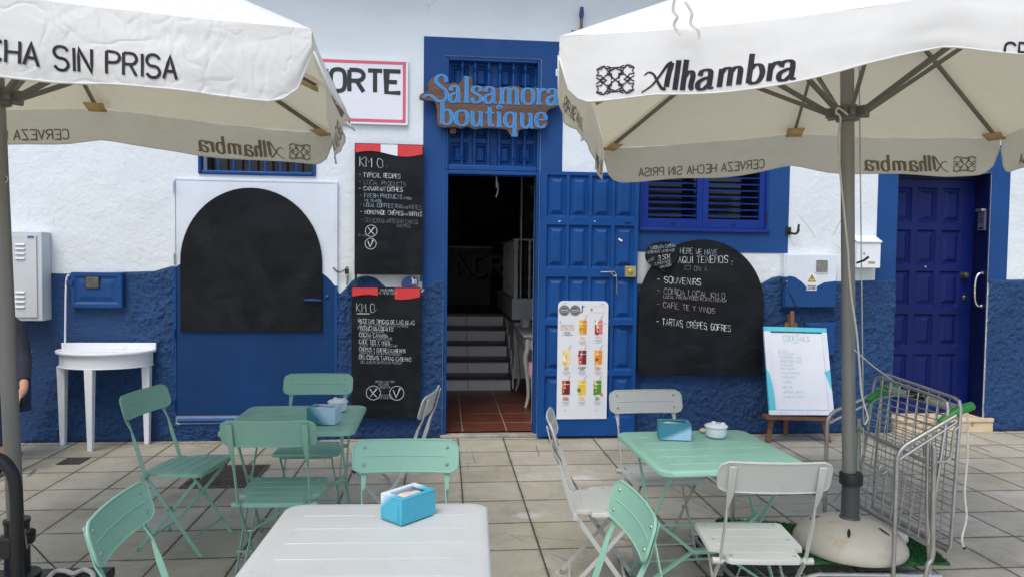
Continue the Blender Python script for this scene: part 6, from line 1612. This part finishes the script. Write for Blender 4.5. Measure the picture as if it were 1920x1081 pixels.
m = MB(); m.tube([TR(.15, -.02, .645), TR(.15, 1.03, .68)], .0105, 8); m.build('cross_bar', STEEL, tr_); m = MB(); m.tube([TR(.145, 0, .26), TR(.145, 1, .265)], .012, 8); m.build('cross_bar', STEEL, tr_); m = MB(); m.tube([TR(.06, 0, .235), TR(.06, 1, .25)], .009, 8); m.build('cross_bar', STEEL, tr_); m = MB()
m.tube([TR(.30, .22, .585)+Vector((.02*cos(a), 0, .02*sin(a))) for a in [2*pi*k/12 for k in range(12)]], .004, 6, closed=True); m.build('wire_ring', STEEL, tr_)
m = MB()
for s in (.02, .98):
    m.tube(catmull([TR(.08, s, .112), TR(.6, s, .112), TR(.68, s, .108), TR(.78, s, .085), TR(.95, s, .085), TR(1.06, s, .09)], 4), .011, 8)
    m.tube([TR(.08, s, .085), TR(.66, s, .085)], .008, 8)
for k in range(9): m.tube([TR(.12+.1*k, .0, .102), TR(.12+.1*k, 1.0, .102)], .0045, 6)
m.tube([TR(1.06, .02, .09), TR(1.06, .98, .09)], .011, 8)
m.tube(catmull([TR(.83, .98, .09), TR(.83, .98, .30), TR(.86, 1.0, .33), TR(.98, 1.05, .42)], 4), .010, 8)
m.build('chassis', STEEL, tr_)
for f_, s in ((.12, .05), (.12, .95), (1.0, .24), (1.0, .86)):
    c = TR(f_, s, .056); m = MB(); m.lathe([(.02, -.016), (.050, -.016), (.0555, -.010), (.0555, .010), (.050, .016), (.02, .016)], c, 24, 0, axis=(.1, 1, 0)); m.lathe([(.0, -.013), (.034, -.013), (.034, .013), (0, .013)], c, 18, 1, axis=(.1, 1, 0)); m.tube([c+Vector((.0, -.022, 0)), c+Vector((.02, -.022, .05))], .007, 6, 2); m.build('caster_wheel', [RUBBER, BLACKP, STEEL], tr_)

# ---- cords on the right parasol
def cord(label, pts, r=.0045, mat=None, end=False):
    m = MB(); p = catmull([Vector(x) for x in pts], 6); m.tube(p, r, 7)
    if end: m.tube([p[-2], Vector(p[-1])+(Vector(p[-1])-Vector(p[-2]))*1.6], r*1.25, 7, 1)
    return tag(recentre(m.build('cord', [mat or ROPE, BLACKP]), pts[0]), label, 'cord')
yp = 3.36
cord('thin white cord knotted at the parasol hub and hanging beside the grey pole', [onY(a, b, yp) for a, b in ((1590, 216), (1572, 203), (1568, 212), (1576, 222), (1572, 260), (1575, 320), (1583, 400), (1590, 470), (1592, 505), (1597, 560), (1606, 620), (1612, 690), (1616, 740), (1626, 775), (1627, 785), (1620, 797))], .0048, None, True)
cord('long taut grey cord from the parasol pole down to the trolley handle', [onY(1603, 656, 3.36), onY(1640, 688, 3.45), onY(1690, 722, 3.55), TR(.0, .55, HZ+.02), TR(.02, .45, HZ+.02)], .0036, ROPE)
cord('white cord hanging in a doubled strand from the green handle end of the trolley', [TR(-.005, .0, HZ-.02)+Vector((0, 0, 0)), TR(-.012, 0, .70), TR(-.005, 0, .52), TR(-.018, 0, .40), TR(.0, 0, .30), TR(-.012, 0, .255)], .0048, None, True)
cord('pale green string looped down from the trolley handle through the mesh', [TR(.02, .55, HZ+.01), TR(.1, .75, HZ-.02), TR(.14, .86, .82), TR(.17, .93, .60), TR(.16, .95, .40), TR(.155, .97, .22)], .0038, paint('green_string', S(140, 176, 158), .8, .1, 40, .2))
pz = MB(); pts = [onY(1600, 215, 3.33), onY(1602, 900, 3.34)]
pz.tube([HUBR+Vector((.042, -.02, .25)), Vector((RB.x+.046, RB.y-.028, .62))], .0032, 6); tag(recentre(pz.build('guy_wire', STEEL), (RB.x+.046, RB.y-.028, .62)), 'thin steel wire running down along the grey pole of the right parasol', 'wire')

# ---- knot on pole
m = MB(); c = onY(1604, 493, 3.35); m.tube([c+Vector((.0, -.01, 0)), c+Vector((.03, -.02, .012)), c+Vector((.055, -.02, .03))], .006, 6); tag(recentre(m.build('cord_toggle', BLACKP), c), 'small black cord toggle tied on the right parasol pole', 'toggle')

# ================================================================== LEFT TROLLEY UNDER THE LEFT PARASOL
lt_ = thing('platform_trolley', 'black platform trolley with tubular handle holding the left parasol, at the lower left corner', 'trolley', (LB.x, LB.y, 0))
p0 = onZ(217, 1060, .15)
m = MB(); m.b2(p0.x-1.05, p0.x, p0.y-.60, p0.y, .105, .15); m.build('deck', BLACKM, lt_, bevel=.008)
for (x, y) in ((p0.x-.08, p0.y-.06), (p0.x-.08, p0.y-.54), (p0.x-.97, p0.y-.06), (p0.x-.97, p0.y-.54)):
    m = MB(); m.lathe([(.015, -.018), (.048, -.018), (.05, -.012), (.05, .012), (.048, .018), (.015, .018)], (x, y, .0505), 20, 0, axis=(0, 1, 0)); m.b2(x-.02, x+.02, y-.03, y+.03, .085, .104, 0); m.build('caster_wheel', RUBBER, lt_)
hy = p0.y-.42
hx = onY(31, 1000, hy).x
zt_ = onY(5, 855, hy).z
m = MB(); pth = catmull([(hx, hy, .151), (hx, hy, .45), (hx, hy, zt_-.14), (hx-.022, hy, zt_-.05), (hx-.085, hy, zt_), (hx-.28, hy, zt_+.012), (hx-.475, hy, zt_), (hx-.54, hy, zt_-.05), (hx-.56, hy, zt_-.14), (hx-.56, hy, .45), (hx-.56, hy, .151)], 6)
m.tube(pth, .0235, 14); m.build('tube_handle', BLACKM, lt_)
m = MB(); zc0 = onY(10, 1045, hy).z; zc1 = onY(10, 1009, hy).z; m.b2(hx-.54, hx-.018, hy-.012, hy+.012, zc0, zc1); m.build('cross_plate', BLACKM, lt_, bevel=.004)
bs = thing('pole_socket', 'black metal socket holding the left parasol pole on the black trolley', 'pole socket', LB)
m = MB(); m.lathe([(.09, .001), (.09, .012), (.05, .02), (.048, .24), (.052, .245), (.052, .26), (.036, .265)], LB, 24); m.lathe([(.066, .0), (.07, .01), (.07, .03), (.06, .04)], LB+Vector((0, 0, .15)), 24); m.build('socket', BLACKM, bs)
c = LB+Vector((.062, -.04, .22)); m = MB(); m.lathe([(.006, 0), (.006, .02), (.018, .022), (.018, .04), (0, .045)], c, 12, axis=(1, -.6, 0)); m.build('clamp_knob', BLACKP, bs)
q0 = onZ(180, 1072, .16)
cord('thin grey string running from the left parasol socket to the trolley deck', [LB+Vector((.06, -.045, .23)), LB+Vector((.075, -.06, .15)), onY(60, 1020, LB.y-.15), onZ(100, 1060, .16), onZ(140, 1081, .157)], .0035, paint('grey_string', S(130, 124, 112), .9, .1, 40, .2))
cord('thick white twisted rope lying on the black trolley deck', [onZ(92, 1081, .162), onZ(104, 1070, .162), onZ(122, 1069, .164), onZ(138, 1074, .162), onZ(155, 1067, .164), onZ(168, 1070, .162), onZ(175, 1079, .162), onZ(172, 1092, .162)], .0105)
m = MB(); pts = [onY(8, 295, LB.y-.05), onY(8, 330, LB.y-.05), onY(9, 370, LB.y-.05)]
m.tube([pts[0], pts[1]], .002, 6); m.tube([pts[1]+Vector((.014*cos(a), 0, .014*sin(a)-.014)) for a in [2*pi*k/12 for k in range(12)]], .0025, 6, closed=True); m.tube([pts[1]-Vector((0, 0, .028)), pts[2]], .003, 6); tag(recentre(m.build('wire_hook', CHROME), pts[0]), 'small chrome wire hook dangling on the left parasol pole', 'hook')

# ================================================================== DRAIN GRATE AND VALVE COVER
gp = [onZ(*p) for p in ((340, 914), (402, 871.5), (512, 873), (480, 912))]
gx0, gx1, gy0, gy1 = -1.78, -1.30, 4.97, 5.50
dg = thing('drain_grate', 'rusty brown ribbed drain grate set in the paving behind the left chairs', 'drain cover', (-1.54, 5.2, 0))
m = MB(); m.b2(gx0, gx1, gy0, gy0+.03, .001, .010); m.b2(gx0, gx1, gy1-.03, gy1, .001, .010); m.b2(gx0, gx0+.03, gy0+.031, gy1-.031, .001, .0099); m.b2(gx1-.03, gx1, gy0+.031, gy1-.031, .001, .0099); m.b2(gx0+.031, gx1-.031, gy0+.031, gy1-.031, .001, .003)
n_ = 18
for k in range(n_): x = gx0+.045+(gx1-gx0-.09)*k/(n_-1); m.b2(x-.006, x+.006, gy0+.0315, gy1-.0315, .0031, .0085)
m.build('grate', paint('rusty_grate', (.10, .078, .06, 1), .7, .35, 14, .3, 60), dg, smooth=False)
c = onZ(138, 864); vc = thing('valve_cover', 'small dark square valve cover set in the paving near the console', 'drain cover', (c.x, c.y, 0))
m = MB(); m.b2(c.x-.085, c.x+.085, c.y-.09, c.y+.09, .001, .005); m.b2(c.x-.07, c.x+.07, c.y-.075, c.y+.075, .0051, .007)
m.build('cover', paint('dark_cover', (.05, .045, .04, 1), .7, .35, 20, .4, 80), vc, smooth=False)

# ================================================================== SEATED PERSON (left edge)
def skin(name, nodes, edges, mat, parent, root, sub=2):
    o = ORI.get(parent.name, Vector((0, 0, 0))); keys_ = list(nodes); idx = {k: i for i, k in enumerate(keys_)}
    me = bpy.data.meshes.new(name); me.from_pydata([Vector(nodes[k][0])-o for k in keys_], [(idx[a], idx[b]) for a, b in edges], []); me.update()
    ob = bpy.data.objects.new(name, me); COL.objects.link(ob); ob.parent = parent; me.materials.append(mat)
    md = ob.modifiers.new('skin', 'SKIN'); md.use_smooth_shade = True
    for i, k in enumerate(keys_):
        r = nodes[k][1]; r = r if isinstance(r, tuple) else (r, r); d = me.skin_vertices[0].data[i]; d.radius = r; d.use_root = (k == root)
    s_ = ob.modifiers.new('sub', 'SUBSURF'); s_.levels = sub; s_.render_levels = sub
    return ob
ps = thing('person', 'seated person in dark denim with a hand on the knee, hidden behind the left pole', 'person', CT(-3.93, 5.3, 0))
bn_ = {'pel': (CT(-3.93, 5.38, .52), (.15, .12)), 'bel': (CT(-3.93, 5.44, .70), (.14, .11)), 'che': (CT(-3.93, 5.46, .92), (.16, .11)), 'nb': (CT(-3.93, 5.45, 1.08), (.07, .065)), 'nk': (CT(-3.93, 5.43, 1.16), .055), 'h0': (CT(-3.93, 5.40, 1.22), (.07, .085)), 'h1': (CT(-3.93, 5.40, 1.31), (.078, .098)), 'h2': (CT(-3.93, 5.41, 1.38), (.06, .075)),
       'hipL': (CT(-3.80, 5.33, .52), .085), 'knL': (CT(-3.65, 4.98, .53), .062), 'anL': (CT(-3.64, 5.06, .10), .045), 'toL': (CT(-3.65, 4.90, .045), .038),
       'hipR': (CT(-3.80, 5.33, .52), .085), 'knR': (CT(-4.09, 4.96, .53), .062), 'anR': (CT(-4.07, 5.04, .10), .045), 'toR': (CT(-4.09, 4.88, .045), .038),
       'shL': (CT(-3.80, 5.45, 1.02), .06), 'elL': (CT(-3.69, 5.36, .79), .045), 'wrL': (CT(-3.462, 5.03, .618), .027), 'plL': (CT(-3.447, 4.955, .585), (.034, .018)),
       'shR': (CT(-4.11, 5.45, 1.02), .06), 'elR': (CT(-4.19, 5.32, .79), .045), 'wrR': (CT(-4.10, 5.03, .62), .027), 'plR': (CT(-4.09, 4.95, .60), (.036, .018))}
be = [('pel', 'bel'), ('bel', 'che'), ('che', 'nb'), ('nb', 'nk'), ('nk', 'h0'), ('h0', 'h1'), ('h1', 'h2'), ('pel', 'hipL'), ('hipL', 'knL'), ('knL', 'anL'), ('anL', 'toL'), ('pel', 'hipR'), ('hipR', 'knR'), ('knR', 'anR'), ('anR', 'toR'), ('che', 'shL'), ('shL', 'elL'), ('elL', 'wrL'), ('wrL', 'plL'), ('che', 'shR'), ('shR', 'elR'), ('elR', 'wrR'), ('wrR', 'plR')]
for side, px_, base_l in (('L', 1, -3.447), ('R', -1, -4.09)):
    pz_ = .585 if side == 'L' else .60
    for k, (dl, ln_) in enumerate(((-.024, .072), (-.008, .082), (.008, .078), (.023, .062))):
        a = f'f{side}{k}'
        bn_[a+'0'] = (CT(base_l+dl, 4.935, pz_-.002), .0088); bn_[a+'1'] = (CT(base_l+dl*1.15, 4.912, pz_-.012-ln_*.32), .0082); bn_[a+'2'] = (CT(base_l+dl*1.2, 4.905, pz_-.014-ln_*.68), .0075); bn_[a+'3'] = (CT(base_l+dl*1.2, 4.912, pz_-.014-ln_), .0062)
        be += [('pl'+side, a+'0'), (a+'0', a+'1'), (a+'1', a+'2'), (a+'2', a+'3')]
    t0 = f't{side}'
    bn_[t0+'0'] = (CT(base_l-px_*.030, 4.985, pz_-.008), .0105); bn_[t0+'1'] = (CT(base_l-px_*.044, 4.955, pz_-.030), .0095); bn_[t0+'2'] = (CT(base_l-px_*.046, 4.935, pz_-.056), .0078)
    be += [('pl'+side, t0+'0'), (t0+'0', t0+'1'), (t0+'1', t0+'2')]
skin('body', bn_, be, SKIN, ps, 'pel')
jn = {k: (bn_[k][0], r) for k, r in (('pel', (.17, .14)), ('bel', (.165, .13)), ('che', (.18, .13)), ('nb', (.085, .08)), ('shL', .078), ('elL', .060), ('shR', .078), ('elR', .060))}
jn['wL'] = (Vector(bn_['elL'][0]).lerp(bn_['wrL'][0], .82), .044); jn['wR'] = (Vector(bn_['elR'][0]).lerp(bn_['wrR'][0], .82), .044)
jn['bel'] = (bn_['bel'][0], (.168, .132))
skin('jacket', jn, [('pel', 'bel'), ('bel', 'che'), ('che', 'nb'), ('che', 'shL'), ('shL', 'elL'), ('elL', 'wL'), ('che', 'shR'), ('shR', 'elR'), ('elR', 'wR')], DENIM, ps, 'pel')
jj = {k: (bn_[k][0], r) for k, r in (('pel', (.172, .15)), ('hipL', .105), ('knL', .078), ('hipR', .105), ('knR', .078))}
for s_ in 'LR': jj['an'+s_] = (Vector(bn_['kn'+s_][0]).lerp(bn_['an'+s_][0], .78), .066)
skin('jeans', jj, [('pel', 'hipL'), ('hipL', 'knL'), ('knL', 'anL'), ('pel', 'hipR'), ('hipR', 'knR'), ('knR', 'anR')], paint('dark_blue_jeans', S(40, 54, 84), .85, .25, 14, .4, 180), ps, 'pel')
for s_ in 'LR': skin('shoe', {'a': (bn_['an'+s_][0]-Vector((0, 0, .035)), .052), 'b': (bn_['to'+s_][0], (.047, .042))}, [('a', 'b')], BLACKP, ps, 'a')
skin('hair', {'a': (CT(-3.93, 5.43, 1.27), (.085, .075)), 'b': (CT(-3.93, 5.435, 1.36), (.092, .095)), 'c': (CT(-3.93, 5.43, 1.41), (.07, .08))}, [('a', 'b'), ('b', 'c')], HAIRM, ps, 'a')
m = MB()
for sx in (-.03, .03):
    m.lathe([(.011, -.008), (.013, 0), (.008, .008), (0, .010)], CT(-3.93+sx, 5.322, 1.305), 10, 0, axis=-_F0); m.lathe([(.006, 0), (0, .002)], CT(-3.93+sx, 5.3125, 1.305), 10, 1, axis=-_F0)
m.build('eye', [SIGNW, BLACKP], ps)
m = MB(); m.tube([CT(-3.93, 5.318, 1.31), CT(-3.93, 5.295, 1.275), CT(-3.93, 5.315, 1.262)], [.009, .014, .010], 8); m.build('nose', SKIN, ps)
m = MB(); m.tube([CT(-3.955, 5.328, 1.232), CT(-3.93, 5.318, 1.230), CT(-3.905, 5.328, 1.232)], [.003, .007, .003], 8); m.build('mouth', paint('lips', S(168, 96, 88), .5, .05, 8, 0), ps)
for sx in (-1, 1):
    m = MB(); m.lathe([(.0, -.008), (.02, -.006), (.026, 0), (.018, .006), (0, .004)], CT(-3.93+sx*.079, 5.405, 1.29), 12, 0, .6, axis=_R0*sx); m.build('ear', SKIN, ps)
